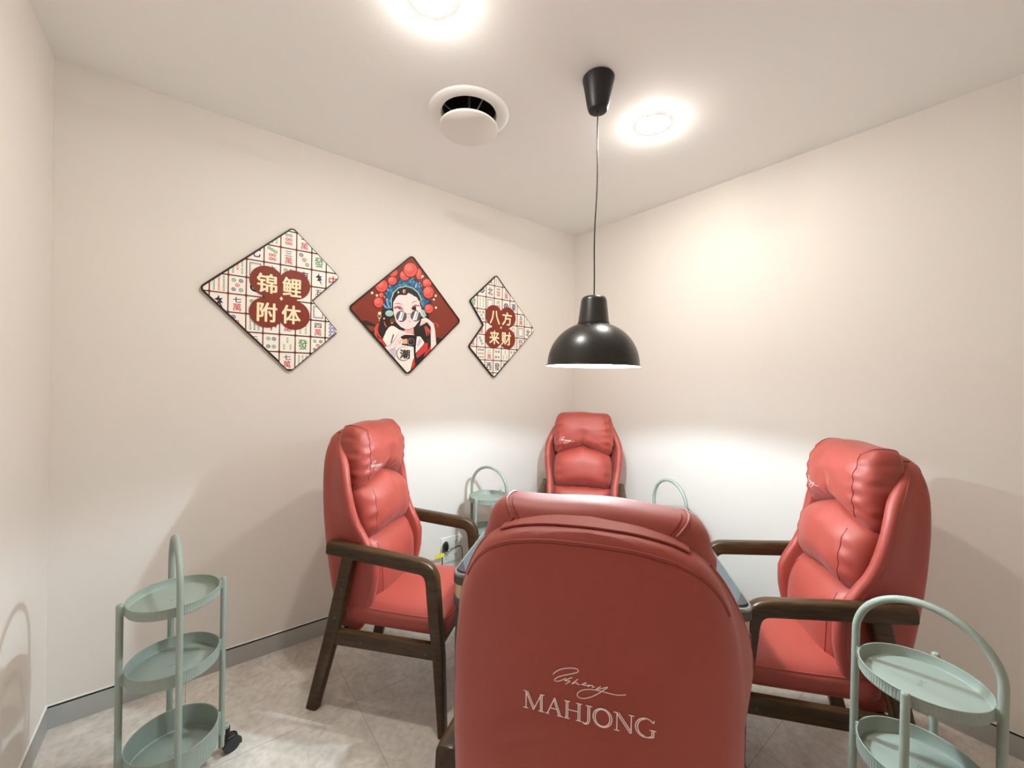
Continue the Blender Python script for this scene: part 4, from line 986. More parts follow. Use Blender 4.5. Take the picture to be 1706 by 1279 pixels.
def make_chair():
    root = empty('armchair')
    # ---- upholstered back with wings
    sh = make_shell()
    shell = sh.build('backrest', M_LEATHER, root)
    bv = sh.bvh()

    def place_back(q, lift):
        # q.x to the viewer's right seen from behind, q.y = height
        hit = bv.ray_cast(Vector((-1, -q.x, q.y)), Vector((1, 0, 0)))
        return hit[0]+Vector((-lift, 0, 0)) if hit[0] else Vector((tab(q.y, T_XR)-.007-lift, -q.x, q.y))
    for s in (1, -1):
        pts = []
        for k in range(60):
            z = 0.37+(1.165-0.37)*k/59
            o, (xf, hf, hb, xr) = shell_outer(z)
            a, c = (Vector(o[0]), Vector(o[3])) if s > 0 else (Vector(o[-1]), Vector(o[-4]))
            p = a+(c-a).normalized()*min(0.016, (c-a).length*0.8)
            pts.append((p.x, p.y+s*0.0004, z))
        MB().tube(pts, 0.0020, 6).build('piping', M_LEATHER, shell)

    def arch(off, ymax):
        pts = []
        for k in range(61):
            y = ymax*(-1+2*k/60)
            lo, hi = 1.05, 1.208
            for _ in range(30):
                m = (lo+hi)/2
                if tab(m, T_HB) > abs(y): lo = m
                else: hi = m
            pts.append((y, lo-off))
        return pts
    MB().tube([place_back(Vector((-y, z, 0)), 0.0) for y, z in arch(.014, .204)], 0.0020, 6).build('piping', M_LEATHER, shell)
    MB().tube([place_back(Vector((-y, z, 0)), 0.0) for y, z in arch(.0185, .202)], 0.0008, 5).build('stitching', M_SEAM, shell)
    # printed lettering on the rear
    lt = MB()
    h = 0.0275
    total = sum(letter_strokes(c, h)[1] for c in 'MAHJONG')
    k = 0.198/total
    x = -0.0935
    for c in 'MAHJONG':
        st, adv = letter_strokes(c, h)
        for pts, w in st:
            ribbon_decal(lt, [(x+px*k, 0.9315+py) for px, py in pts], w, place_back, 0.0009)
        x += adv*k
    signature(lt, place_back, -0.047, 0.958, 0.108, 0.0013, 0.22)
    tag(lt.build('printed_lettering', M_PRINT, shell, angle=False), 'pale handwritten mark above the word MAHJONG')

    # ---- head cushion
    def hb_zb(u): return 0.925+0.068*(1-abs(u)**1.3)+0.0
    def hb_zt(u): return 1.233+0.003*cos(u*5+.6)-0.004*abs(u)**6
    def hb_hw(v): return tab(v, [(-1, .194), (-.5, .203), (0, .207), (.4, .202), (.8, .190), (1, .183)])

    def hb_crease(u, v):
        d = 0.0
        # gathers fanning out of the notch in the lower edge
        du, dv = u-0.02, v+1.0
        r = hypot(du*1.2, dv)
        a = atan2(du, dv+0.15)
        d -= 0.020*math.exp(-(a/0.09)**2)*math.exp(-(r/0.55)**2)*sm(r/0.1)
        d += 0.0075*sin(a*15)*math.exp(-(r/0.42)**2)*sm(r/0.08)
        d -= 0.020*math.exp(-((r)/0.16)**2)
        # puckers along the side seams
        e = sm((abs(u)-0.55)/0.3)*(1-sm((abs(u)-0.84)/0.12))
        d += 0.0034*e*sin(v*19+2.0*sin(u*3))
        d += 0.006*noise.noise(Vector((u*2.2, v*2.4, 3.1)))
        return d
    hc, HP = cushion(hb_zb, hb_zt, hb_hw, lambda v: -0.278, lambda v: tab(v, [(-1, -.128), (-.4, -.100), (.1, -.098), (.6, -.116), (1, -.140)]), 9.0, 3.4, 56, 44, 14, hb_crease)
    for i, v in enumerate(hc.v):        # gathered gussets
        if abs(v[1]) > 0.184:
            g = sm((abs(v[1])-0.184)/0.015)
            hc.v[i] = (v[0], v[1]+(0.0016*g*(sin(v[2]*105+v[0]*30)+.6*sin(v[2]*173+2)))*(1 if v[1] > 0 else -1), v[2])
    head = hc.build('head_cushion', M_LEATHER, root)
    for s in (1, -1):
        us = s*0.87
        pts = [HP(us, -0.96+1.96*t/30, 1) for t in range(31)]+[HP(us, 1, 1-2*t/14) for t in range(1, 14)]+[HP(us, 1-1.9*t/30, -1) for t in range(31)]
        c = Vector((-.18, 0, 1.09))
        MB().tube([p+(p-c).normalized()*0.0010 for p in pts], 0.0026, 6).build('piping', M_LEATHER, head)
        us = s*0.80
        pts = [HP(us, 1, -.2-.8*t/8) for t in range(9)]+[HP(us, 1-1.2*t/20, -1) for t in range(1, 20)]
        MB().tube([p+(p-c).normalized()*0.0004 for p in pts], 0.0009, 5).build('stitching', M_SEAM, head)
    # leather flap that hooks the cushion over the top of the back
    fl = MB()
    A, B_ = [], []
    for y, z in arch(0, .150):
        q = abs(y/.150)
        sec = [(-.258, z+.012-.006*q), (-.270, z+.0085-.003*q), (-.280, z+.0058), (-.288, z+.0042)]
        A.append([(x, y, zz) for x, zz in sec]+[(x, y, zz-.003) for x, zz in reversed(sec)])
    fl.loft(A, True, (True, True))
    fl.build('flap', M_LEATHER, head)
    hbv = hc.bvh()

    def place_head(q, lift):
        hit = hbv.ray_cast(Vector((0.6, q.x, q.y)), Vector((-1, 0, 0)))
        return hit[0]+Vector((lift, 0, 0)) if hit[0] else Vector((-.07, q.x, q.y))
    sg = MB()
    signature(sg, place_head, -0.165, 1.012, 0.110, 0.0017, 0.20)
    tag(sg.build('printed_mark', M_PRINT, head, angle=False), 'small pale handwritten mark')

    # ---- lumbar cushion
    def lu_crease(u, v):
        e = sm((abs(u)-0.60)/0.25)*(1-sm((abs(u)-0.86)/0.12))
        d = 0.004*e*sin(v*12+1.0)
        f = sm((-v-0.45)/0.5)
        d += 0.0045*f*sin(u*21+1.3*sin(u*7))
        d += 0.005*noise.noise(Vector((u*2.0, v*1.6, 8.4)))
        return d
    lc, LP = cushion(lambda u: 0.716+0.006*cos(u*3), lambda u: 0.945+0.062*(1-abs(u)**1.3), lambda v: tab(v, [(-1, .194), (0, .200), (1, .190)]),
                     lambda v: -0.262, lambda v: tab(v, [(-1, -.078), (-.3, -.058), (.3, -.064), (.75, -.090), (1, -.118)]), 9.0, 3.0, 44, 30, 10, lu_crease)
    lum = lc.build('lumbar_cushion', M_LEATHER, root)
    for s in (1, -1):
        MB().tube([LP(s*0.90, -0.95+1.9*t/30, 1)+Vector((0.0006, 0, 0)) for t in range(31)], 0.0022, 6).build('piping', M_LEATHER, lum)

    # ---- lower back cushion
    bc, BP = cushion(lambda u: 0.40, lambda u: 0.742, lambda v: tab(v, [(-1, .196), (0, .202), (1, .196)]),
                     lambda v: -0.245, lambda v: tab(v, [(-1, -.050), (-.4, -.022), (.2, -.028), (.7, -.056), (1, -.092)]), 9.0, 3.0, 30, 24, 10,
                     lambda u, v: 0.004*noise.noise(Vector((u*1.6, v*1.6, 1.7))))
    bck = bc.build('back_cushion', M_LEATHER, root)
    for s in (1, -1):
        MB().tube([BP(s*0.90, -0.95+1.9*t/30, 1)+Vector((0.0006, 0, 0)) for t in range(31)], 0.0022, 6).build('piping', M_LEATHER, bck)

    # ---- seat cushion (x from back to front, crowned top)
    sc_ = MB()
    def seat_pt(u, v, w):
        n1, n2 = 9.0, 4.0
        r = (abs(u)**n1+abs(v)**n1)**(1/n1)
        s = (r**n2+abs(w)**n2)**(1/n2)
        a, b_, c = u/s, v/s, w/s
        x = 0.055+0.250*b_
        y = 0.2385*a
        crown = 0.026*(1-a*a)*(1-b_**4) if c > 0 else 0
        return Vector((x, y, 0.412+0.056*c+crown*sm(c)+0.012*sm(-b_)*max(c, 0)))
    U = [-1+2*i/26 for i in range(27)]
    W = [-1+2*i/10 for i in range(11)]
    def grid(A, B, fn):
        n = len(B)
        sc_.add([fn(p, q) for p in A for q in B], [(i*n+j, i*n+j+1, (i+1)*n+j+1, (i+1)*n+j) for i in range(len(A)-1) for j in range(n-1)])
    grid(U, U, lambda p, q: seat_pt(p, q, 1))
    grid(U, U, lambda p, q: seat_pt(p, q, -1))
    for s in (1, -1):
        grid(U, W, lambda p, q: seat_pt(p, s, q))
        grid(U, W, lambda p, q: seat_pt(s, p, q))
    seat = sc_.build('seat_cushion', M_LEATHER, root)
    sp = MB()
    sp.tube([p for p in seam_loop(seat_pt, 0.62)], 0.0024, 6, closed=True)
    sp.build('piping', M_LEATHER, seat)

    # ---- wooden frame
    ty, yc = 0.046, 0.2645
    for s in (1, -1):
        b = MB()
        path = [(-.236, .7115), (-.228, .711), (-.10, .701), (.05, .6885), (.185, .6775)]
        wid = [.054, .060, .060, .060, .060]
        # bend into the front leg
        c0 = Vector((.185, .6775)); c1 = Vector((.2465, .615))
        for k in range(1, 9):
            t = k/9
            m = Vector((.240, .673))
            q = c0*(1-t)**2+m*2*t*(1-t)+c1*t*t
            path.append((q.x, q.y)); wid.append(.060-.004*t)
        path += [(.2465, .615), (.2492, .590)]
        wid += [.056, .055]
        sweep_xz(b, path, wid, s*yc, ty, 0.012)
        b.build('armrest', M_WOOD, root)
        b = MB()
        sweep_xz(b, [(.2493, .5888), (.262, .46), (.278, .32), (.300, .0)], [.0545, .052, .046, .030], s*yc, ty-0.002, 0.008)
        leg = b.build('leg', M_WOOD, root)
        b = MB()
        sweep_xz(b, [(-.137, .684), (-.165, .56), (-.222, .31), (-.305, .0)], [.058, .056, .058, .052], s*(yc-0.001), ty-0.006, 0.008)
        rl = b.build('leg', M_WOOD, root)
        for x_, z_ in ((-.160, .545), (-.192, .42)):
            MB().tube([(x_, s*(yc+0.018), z_), (x_, s*(yc+0.0212), z_)], 0.006, 12).build('bolt', M_TDARK, rl)
        b = MB()
        sweep_xz(b, [(-.218, .328), (.0, .331), (.272, .334)], [.064, .064, .064], s*(yc-0.002), 0.030, 0.006)
        rail = b.build('side_rail', M_WOOD, root)
        for x_ in (-.07, .225):
            MB().tube([(x_, s*(yc+0.012), .325), (x_, s*(yc+0.0142), .325)], 0.006, 12).build('bolt', M_TDARK, rail)
    MB().box(0.235, 0.262, -yc+.018, yc-.018, 0.302, 0.352, 0.005).build('front_rail', M_WOOD, root)
    MB().box(-0.200, -0.175, -yc+.018, yc-.018, 0.300, 0.334, 0.005).build('rear_rail', M_WOOD, root)
    return root


AX = Vector((0.766, 0.643)); LX = Vector((0.643, -0.766))     # table axes seen from the camera: away, right
TC = Vector((1.399, 1.177))                                   # table centre


def around(a, l):
    return TC+AX*a+LX*l


CHAIR_SPOTS = [
    (-0.880, 0.015, 36.0, 'red leather armchair nearest the camera, seen from behind with MAHJONG on its back'),
    (0.880, -0.085, 220.0, 'red leather armchair in the far corner of the room, behind the table under the lamp'),
    (-0.012, -0.880, -50.5, 'red leather armchair on the left of the table, in front of the diamond pictures'),
    (-0.008, 0.790, 130.0, 'red leather armchair on the right of the table, behind the brightly lit green trolley'),
]
chair = make_chair()
for i, (a, l, yaw, label) in enumerate(CHAIR_SPOTS):
    o = chair if i == 0 else copy_tree(chair)
    q = around(a, l)
    o.location = (q.x, q.y, 0)
    o.rotation_euler = (0, 0, radians(yaw))
    tag(o, label, 'armchair', 'armchairs around the mahjong table')


# ------------------------------------------------------------------ mahjong table
def rounded_square(h, r, n=8):
    pts = []
    for cx, cy, a0 in ((h-r, h-r, 0), (-h+r, h-r, 90), (-h+r, -h+r, 180), (h-r, -h+r, 270)):
        for k in range(n+1):
            a = radians(a0+90*k/n)
            pts.append((cx+r*cos(a), cy+r*sin(a)))
    return pts


def ring_prism(b, levels, mi=0, caps=(True, True)):
    """levels: (half width, corner radius, z)"""
    b.loft([[(x, y, z) for x, y in rounded_square(h, r)] for h, r, z in levels], True, caps, mi)
    return b


def make_table():
    root = tag(empty('mahjong_table', (TC.x, TC.y, 0), radians(40)), 'square grey mahjong table with a gold banded edge between the four armchairs', 'table')
    H, zt = 0.486, 0.770
    b = MB()
    # border: flat ring with a recessed field
    outer = [(H-.010, .035, zt-.030), (H-.010, .035, zt-.004), (H-.013, .034, zt)]
    inner = [(H-.125, .02, zt), (H-.130, .02, zt-.012)]
    b.loft([[(x, y, z) for x, y in rounded_square(h, r)] for h, r, z in outer+inner], True, (False, False))
    b.build('border', M_TABLE, root)
    ring_prism(MB(), [(H-.128, .02, zt-.020), (H-.128, .02, zt-.010)]).build('playing_field', M_FELT, root)
    b = MB()
    b.loft([[(x, y, z) for x, y in rounded_square(h, r)] for h, r, z in [(H-.010, .035, zt-.016), (H, .042, zt-.016), (H+.0005, .042, zt-.010), (H-.003, .040, zt-.005), (H-.0085, .036, zt-.004), (H-.010, .035, zt-.016)]], True, (False, False))
    b.build('edge_trim', M_TTRIM, root)
    for sx in (1, -1):
        for sy in (1, -1):
            b = MB()
            sq = [(x, y) for x, y in rounded_square(H-.0125, .034, 10)]
            q = [(abs(x), abs(y)) for x, y in sq[:11]]
            out = [(H-.095, H-.0125)] + list(reversed(q)) + [(H-.0125, H-.050)]
            lo = [(sx*x, sy*y, zt+.0002) for x, y in out]
            hi = [(sx*x, sy*y, zt+.0022) for x, y in out]
            b.loft([lo, hi], True, (True, True), smooth=False)
            b.build('corner_cap', M_TCORNER, root)
    ring_prism(MB(), [(H-.002, .042, zt-.044), (H, .042, zt-.042), (H, .042, zt-.018), (H-.002, .042, zt-.016)]).build('apron_band', M_TDARK, root)
    tag(ring_prism(MB(), [(H-.005, .040, zt-.094), (H-.005, .040, zt-.044)]).build('gold_band', M_GOLD, root), 'gold coloured band')
    ring_prism(MB(), [(H-.004, .042, zt-.124), (H, .042, zt-.120), (H, .042, zt-.097), (H-.002, .042, zt-.094)]).build('apron_band', M_TDARK, root)
    for sx in (1, -1):
        for sy in (1, -1):
            b = MB()
            c = H-.052
            lv = [[(sx*c+x, sy*c+y, z) for x, y in rounded_square(h, r, 5)] for h, r, z in [(.034, .016, 0.0), (.036, .018, .004), (.040, .020, .10), (.042, .022, zt-.122)]]
            b.loft(lv, True, (True, True))
            b.build('leg', M_TLEG, root)
    for sx in (1, -1):
        for t in (-0.36, -0.22, 0.0, 0.22, 0.36):
            MB().lathe([(0.0, 0.0), (0.004, 0.0), (0.0035, 0.0014), (0.0, 0.002)], 14, (sx*(H-.055), t, zt)).build('screw', M_CHROME, root)


make_table()


def near_tile():
    q = (0.977, 1.383, 0.7702)
    root = MB().box(-.011, .011, -.015, .015, 0, .016, .003).build('mahjong_tile', M_IVORY)
    tag(root, 'small ivory block lying on the grey table border beside the near armchair', 'tile')
    root.location = q
    root.rotation_euler = (0, 0, radians(52))


near_tile()


# ------------------------------------------------------------------ three tier trolley (handle poles on local y, posts on local x)
def make_trolley():
    root = empty('serving_trolley')
    RP, RT, pr = 0.139, 0.128, 0.0095

    def tray(zr, hgt, name='tray'):
        b = MB()
        n = 432
        def ring(r, z, flute=0.0):
            out = []
            for k in range(n):
                a = 2*pi*k/n
                m = cos(4*a)            # plain next to the four poles
                rr = r - (flute*(0.5+0.5*cos(pi*k/2+pi)) if m < 0.86 else 0)
                out.append((rr*cos(a), rr*sin(a), z))
            return out
        zb = zr-hgt
        ft = min(hgt*0.22, 0.008)
        loops = [ring(RT-.006, zb), ring(RT-.0015, zb+.0015), ring(RT, zb+.004), ring(RT, zb+ft, .0016), ring(RT, zr-ft, .0016), ring(RT, zr-.003), ring(RT+.0006, zr-.0008), ring(RT-.0008, zr), ring(RT-.0028, zr-.001), ring(RT-.003, zr-.003),
                 ring(RT-.0035, zb+.010), ring(RT-.007, zb+.0062), ring(RT-.016, zb+.0055)]
        b.loft(loops, True, (False, False))
        b.lathe([(RT-.016, .0055), (0.0, .0055)], n//4, (0, 0, zb))
        b.lathe([(RT-.006, 0), (0.0, 0.0)], n//4, (0, 0, zb))
        for k in range(4):
            a = k*pi/2
            c, s = cos(a), sin(a)
            tf = Matrix.Rotation(a, 4, 'Z')
            b.box(RT-.003, RP, -.0085, .0085, zb+.001, zr-.0005, .002, tf=tf)
        o = b.build(name, M_SAGE, root)
        mk = MB()
        for pts in ([(-.016, .002), (-.010, .006), (-.006, -.002), (-.012, -.004)], [(-.002, .004), (.003, -.003), (.006, .005)], [(.010, .005), (.016, .004), (.012, -.004), (.017, -.005)]):
            ribbon_decal(mk, pts, .0012, lambda q, l: Vector((q.x, q.y, zb+.0055+.0004)))
        mk.build('embossed_mark', M_TDARK, o, angle=False)
        return o
    tray(.690, .034)
    tray(.472, .044)
    tray(.200, .090)
    pts = [(0, -RP, .062), (0, -RP, .2), (0, -RP, .5), (0, -RP, .735)]
    for k in range(1, 32):
        a = pi*k/32
        pts.append((0, -RP*cos(a), .735+RP*sin(a)))
    pts += [(0, RP, .735), (0, RP, .5), (0, RP, .2), (0, RP, .062)]
    MB().tube(pts, pr, 16).build('handle', M_SAGE, root)
    for s in (1, -1):
        MB().tube([(s*RP, 0, .062), (s*RP, 0, .3), (s*RP, 0, .690), (s*RP, 0, .694), (s*RP, 0, .6965)], [pr, pr, pr, pr*.9, pr*.6], 16).build('post', M_SAGE, root)
    for k in range(4):
        a = k*pi/2+radians(12)
        tf = Matrix.Rotation(a, 4, 'Z')
        b = MB()
        b.box(RT-.012, .170, -.011, .011, .098, .116, .004, tf=tf)
        br = b.build('castor_bracket', M_SAGE, root)
        b = MB()
        cx = .168
        b.tube([tf @ Vector((cx, 0, .06)), tf @ Vector((cx, 0, .10))], .008, 12)
        for sgn in (1, -1):
            hood = []
            for j in range(13):
                t = radians(-20+220*j/12)
                hood.append((cx+.012+.031*cos(t), .031*sin(t)+.029))
            lo = [tf @ Vector((x, sgn*.0165, z)) for x, z in hood] + [tf @ Vector((cx+.012+.006*cos(radians(200-220*j/6)), sgn*.0165, .029+.006*sin(radians(200-220*j/6)))) for j in range(7)]
            hi = [p+tf @ Vector((0, sgn*.003, 0)) for p in lo]
            b.loft([lo, hi], True, (True, True), smooth=False)
        b.box(cx-.006, cx+.020, -.017, .017, .048, .064, .004, tf=tf)
        cs = b.build('castor', M_RUBBER, br)
        b = MB()
        for sgn in (1, -1):
            y0, y1 = sgn*.003, sgn*.015
            loops = []
            for yy, r in ((y0, .024), (y0+sgn*.001, .0285), (y1-sgn*.001, .0285), (y1, .024)):
                loops.append([tf @ Vector((cx+.012+r*cos(2*pi*j/24), yy, .0288+r*sin(2*pi*j/24))) for j in range(24)])
            b.loft(loops, True, (True, True))
        w = b.build('castor_wheel', M_RUBBER, br)
    return root


TROLLEYS = [
    (-0.043, 1.817, 6.4, 'sage green trolley at the left by the back wall, its handle seen edge on'),
    (1.526, 0.161, -5.0, 'brightly lit sage green trolley in the right foreground with its tray seen from above'),
    (1.538, 2.185, 20.0, 'sage green trolley by the back wall, between the left armchair and the corner armchair'),
    (2.225, 1.300, -19.0, 'sage green trolley behind the near armchair by the right wall, only its handle showing'),
]
tro = make_trolley()
for i, (x, y, yaw, label) in enumerate(TROLLEYS):
    o = tro if i == 0 else copy_tree(tro)
    o.location = (x, y, 0)
    o.rotation_euler = (0, 0, radians(yaw))
    tag(o, label, 'trolley', 'sage green trolleys between the chairs')


# ------------------------------------------------------------------ sockets, plug and cable on the back wall
def wall_things():
    def plate(z, label):
        root = empty('wall_socket', (1.392, YB, z))
        tag(root, label, 'wall socket', 'white sockets on the back wall')
        MB().box(-.075, .075, -.009, 0, -.0425, .0425, .004).build('plate', M_WHITEPL, root)
        for dx in (-.036, .036):
            b = MB()
            for (hx, hz) in ((-.007, .006), (.007, .006), (0, -.010)):
                b.box(dx+hx-.0014, dx+hx+.0014, -.0096, -.0088, hz-.005, hz+.005)
            b.build('socket_holes', M_GAP, root)
    plate(.333, 'white double wall socket low on the back wall with a black plug in it')
    plate(.243, 'white double wall socket just under the one holding the black plug')
    root = empty('power_plug', (1.350, YB-.009, .318))
    tag(root, 'black power plug with its cable and a yellow tag in the white wall socket', 'plug')
    b = MB()
    loops = []
    for y, hx, hz in ((0, .020, .024), (-.010, .021, .032), (-.022, .018, .036), (-.032, .010, .030), (-.036, .004, .018)):
        loops.append([(-.004+hx*cos(2*pi*k/20)*(1-.15*sin(2*pi*k/20)), y, .006+hz*sin(2*pi*k/20)) for k in range(20)])
    b.loft(loops, True, (True, True))
    b.build('plug_body', M_PLUG, root)
    pts = smooth_path([(0, -.026, .036), (-.012, -.034, .040), (-.030, -.036, .020), (-.040, -.036, -.02), (-.042, -.034, -.06), (-.038, -.030, -.12), (-.03, -.024, -.20), (.05, -.02, -.285), (.16, -.02, -.302)], 3)
    MB().tube(pts, .0038, 8).build('cable', M_PLUG, root)
    MB().tube(smooth_path([(.0, -.03, -.028), (.04, -.03, -.016), (.09, -.03, .0), (.12, -.024, -.03), (.13, -.012, -.20), (.14, -.012, -.30)], 2), .0028, 8).build('cable', M_PLUG, root)
    b = MB()
    b.box(-.100, -.036, -.042, -.0402, -.047, -.024)
    b.box(-.046, -.030, -.044, -.030, -.046, -.026, .002)
    tag(b.build('cable_tag', M_YELLOW, root), 'yellow paper tag')


wall_things()


# ------------------------------------------------------------------ diamond pictures on the back wall
PAL = {'white': (248, 244, 236), 'cream': (252, 238, 200), 'dark': (58, 36, 32), 'rust': (140, 62, 48), 'hair': (44, 30, 30), 'ink': (38, 28, 30), 'coral': (222, 92, 78),
       'coral_light': (236, 118, 108), 'red': (206, 66, 62), 'wine': (128, 26, 30), 'lilac': (214, 204, 222), 'shade': (120, 96, 104), 'pink': (244, 176, 172), 'skin': (252, 228, 226),
       'peach': (238, 178, 128), 'grey': (122, 116, 122), 'ink_blue': (32, 44, 84), 'blue': (52, 108, 150), 'sky': (134, 186, 224), 'aqua': (110, 176, 180), 'deep': (30, 66, 112), 'mint': (176, 214, 204),
       'brown': (112, 64, 46), 'rose': (196, 92, 126), 'slate': (92, 88, 108), 'ground': (132, 52, 34), 'grid': (126, 52, 42), 'tile_red': (206, 58, 72), 'tile_green': (84, 148, 92), 'tile_navy': (44, 46, 74), 'tile_blue': (70, 80, 170), 'border': (44, 24, 22)}
PKEYS = list(PAL)
PMATS = [mat('print_'+k, srgb(*PAL[k]), 0.45, spec=0.35) for k in PKEYS]
PI_ = {k: i for i, k in enumerate(PKEYS)}


def clip_poly(poly, hps):
    """Sutherland-Hodgman against half planes (a, b, c): a*x + b*y <= c"""
    for a, b, c in hps:
        out = []
        n = len(poly)
        for i in range(n):
            p, q = poly[i-1], poly[i]
            dp, dq = a*p[0]+b*p[1]-c, a*q[0]+b*q[1]-c
            if (dp <= 0) != (dq <= 0):
                t = dp/(dp-dq)
                out.append((p[0]+(q[0]-p[0])*t, p[1]+(q[1]-p[1])*t))
            if dq <= 0:
                out.append(q)
        poly = out
        if len(poly) < 3:
            return []
    return poly


class Print:
    """flat artwork in one mesh; every shape sits a hair in front of the one before"""
    def __init__(self, pieces):
        self.mb, self.k, self.pieces = MB(), 0, pieces

    def shape(self, col, pts):
        self.k += 1
        pts = [tuple(p[:2]) for p in pts]
        tr = tessellate_polygon([[Vector((x, y, 0)) for x, y in pts]])
        for t in tr:
            self.tri(col, [pts[i] for i in t])

    def tri(self, col, tri):
        ar = (tri[1][0]-tri[0][0])*(tri[2][1]-tri[0][1])-(tri[2][0]-tri[0][0])*(tri[1][1]-tri[0][1])
        if abs(ar) < 1e-10:
            return
        if ar < 0:
            tri = [tri[0], tri[2], tri[1]]
        for hp in self.pieces:
            q = clip_poly(list(tri), hp)
            if q:
                self.mb.add([(x, -self.k*0.000016, y) for x, y in q], [tuple(range(len(q)))], PI_[col], False)

    def rect(self, col, x0, x1, y0, y1, r=0.0):
        if r <= 0:
            return self.shape(col, [(x0, y0), (x1, y0), (x1, y1), (x0, y1)])
        pts = []
        for cx, cy, a0 in ((x1-r, y1-r, 0), (x0+r, y1-r, 90), (x0+r, y0+r, 180), (x1-r, y0+r, 270)):
            for k in range(4):
                a = radians(a0+30*k)
                pts.append((cx+r*cos(a), cy+r*sin(a)))
        self.shape(col, pts)

    def disc(self, col, x, y, r, ry=None, n=16):
        self.shape(col, [(x+r*cos(2*pi*k/n), y+(ry or r)*sin(2*pi*k/n)) for k in range(n)])

    def ring(self, col, x, y, r, w, n=16):
        self.disc(col, x, y, r, None, n)
        self.disc('white', x, y, r-w, None, n)

    def bar(self, col, x, y, w, h):
        self.rect(col, x-w/2, x+w/2, y-h/2, y+h/2, w*.45)
        self.rect('white', x-w*.2, x+w*.2, y-h*.36, y+h*.36)

    def glyph(self, col, ch, cx, cy, w, h, bold=0.0):
        """bold: stroke thickening as a share of the width, made by overprinting"""
        offs = [(0, 0)] if not bold else [(bold*cos(2*pi*k/6)*w, bold*sin(2*pi*k/6)*w*.8) for k in range(6)]
        for ox, oy in offs:
            self.k += 1
            for t in glyph_tris(ch, 0):
                self.tri(col, [(cx+ox+x*w, cy+oy+y*h) for x, y in t])


GLYPHS = {}


def glyph_tris(ch, bold):
    key = (ch, bold)
    if key not in GLYPHS:
        c = bpy.data.curves.new('glyph', 'FONT')
        c.body = ch
        c.resolution_u = 2
        c.offset = bold
        o = bpy.data.objects.new('glyph', c)
        COL.objects.link(o)
        bpy.context.view_layer.update()
        me = o.evaluated_get(bpy.context.evaluated_depsgraph_get()).to_mesh()
        me.calc_loop_triangles()
        xs = [v.co.x for v in me.vertices]
        ys = [v.co.y for v in me.vertices]
        x0, x1, y0, y1 = min(xs), max(xs), min(ys), max(ys)
        out = []
        for t in me.loop_triangles:
            out.append([((me.vertices[i].co.x-(x0+x1)/2)/(x1-x0), (me.vertices[i].co.y-(y0+y1)/2)/(y1-y0)) for i in t.vertices])
        GLYPHS[key] = out
        bpy.data.objects.remove(o)
        bpy.data.curves.remove(c)
    return GLYPHS[key]


def rounded_outline(pts, rads, n=7):
    """round the corners of a polygon (counter-clockwise)"""
    out = []
    m = len(pts)
    for i in range(m):
        p = Vector(pts[i]); a = Vector(pts[i-1])-p; b = Vector(pts[(i+1) % m])-p
        a.normalize(); b.normalize()
        ang = a.angle(b)
        r = rads[i]
        d = r/math.tan(ang/2)
        c = p+(a+b).normalized()*(r/sin(ang/2))
        s, e = p+a*d-c, p+b*d-c
        a0 = atan2(s.y, s.x); a1 = atan2(e.y, e.x)
        da = a1-a0
        while da > pi: da -= 2*pi
        while da < -pi: da += 2*pi
        for k in range(n+1):
            t = a0+da*k/n
            out.append((c.x+r*cos(t), c.y+r*sin(t)))
    return out


def inset(pts, d):
    out = []
    m = len(pts)
    for i in range(m):
        p = Vector(pts[i]); a = (p-Vector(pts[i-1])); b = (Vector(pts[(i+1) % m])-p)
        if a.length < 1e-9: a = b
        if b.length < 1e-9: b = a
        a.normalize(); b.normalize()
        n = Vector((-a.y-b.y, a.x+b.x))
        n = n.normalized() if n.length > 1e-9 else Vector((-a.y, a.x))
        k = max(0.3, n.dot(Vector((-a.y, a.x))))
        out.append((p.x+n.x*d/k, p.y+n.y*d/k))
    return out


def half_planes(pts):
    hp = []
    for i in range(len(pts)):
        p, q = pts[i-1], pts[i]
        dx, dy = q[0]-p[0], q[1]-p[1]
        l = hypot(dx, dy)
        if l < 1e-6:
            continue
        a, b = dy/l, -dx/l
        hp.append((a, b, a*p[0]+b*p[1]))
    return hp


def picture(name, cx, cz, outline, rads, pieces, draw, label):
    root = tag(empty(name, (cx, YB, cz)), label, 'picture', 'diamond shaped mahjong pictures on the back wall')
    ro = rounded_outline(outline, rads)
    th, bw = 0.010, 0.0075
    b = MB()
    b.loft([[(x, -0.0005, z) for x, z in ro], [(x, -th, z) for x, z in ro]], True, (True, True), smooth=False)
    b.build('board', PMATS[PI_['border']], root)
    b = MB()
    ii = inset(ro, bw)
    oo = inset(ro, -0.0004)
    b.loft([[(x, -th, z) for x, z in oo], [(x, -th-.0045, z) for x, z in oo], [(x, -th-.0045, z) for x, z in ii], [(x, -th-.0002, z) for x, z in ii]], True, (False, False), smooth=False)
    b.build('border', PMATS[PI_['border']], root, angle=False)
    pr = Print([half_planes(p) for p in pieces])
    draw(pr)
    pr.mb.build('printed_artwork', PMATS, root, loc=(0, -th-.0002, 0), angle=False)
    return root


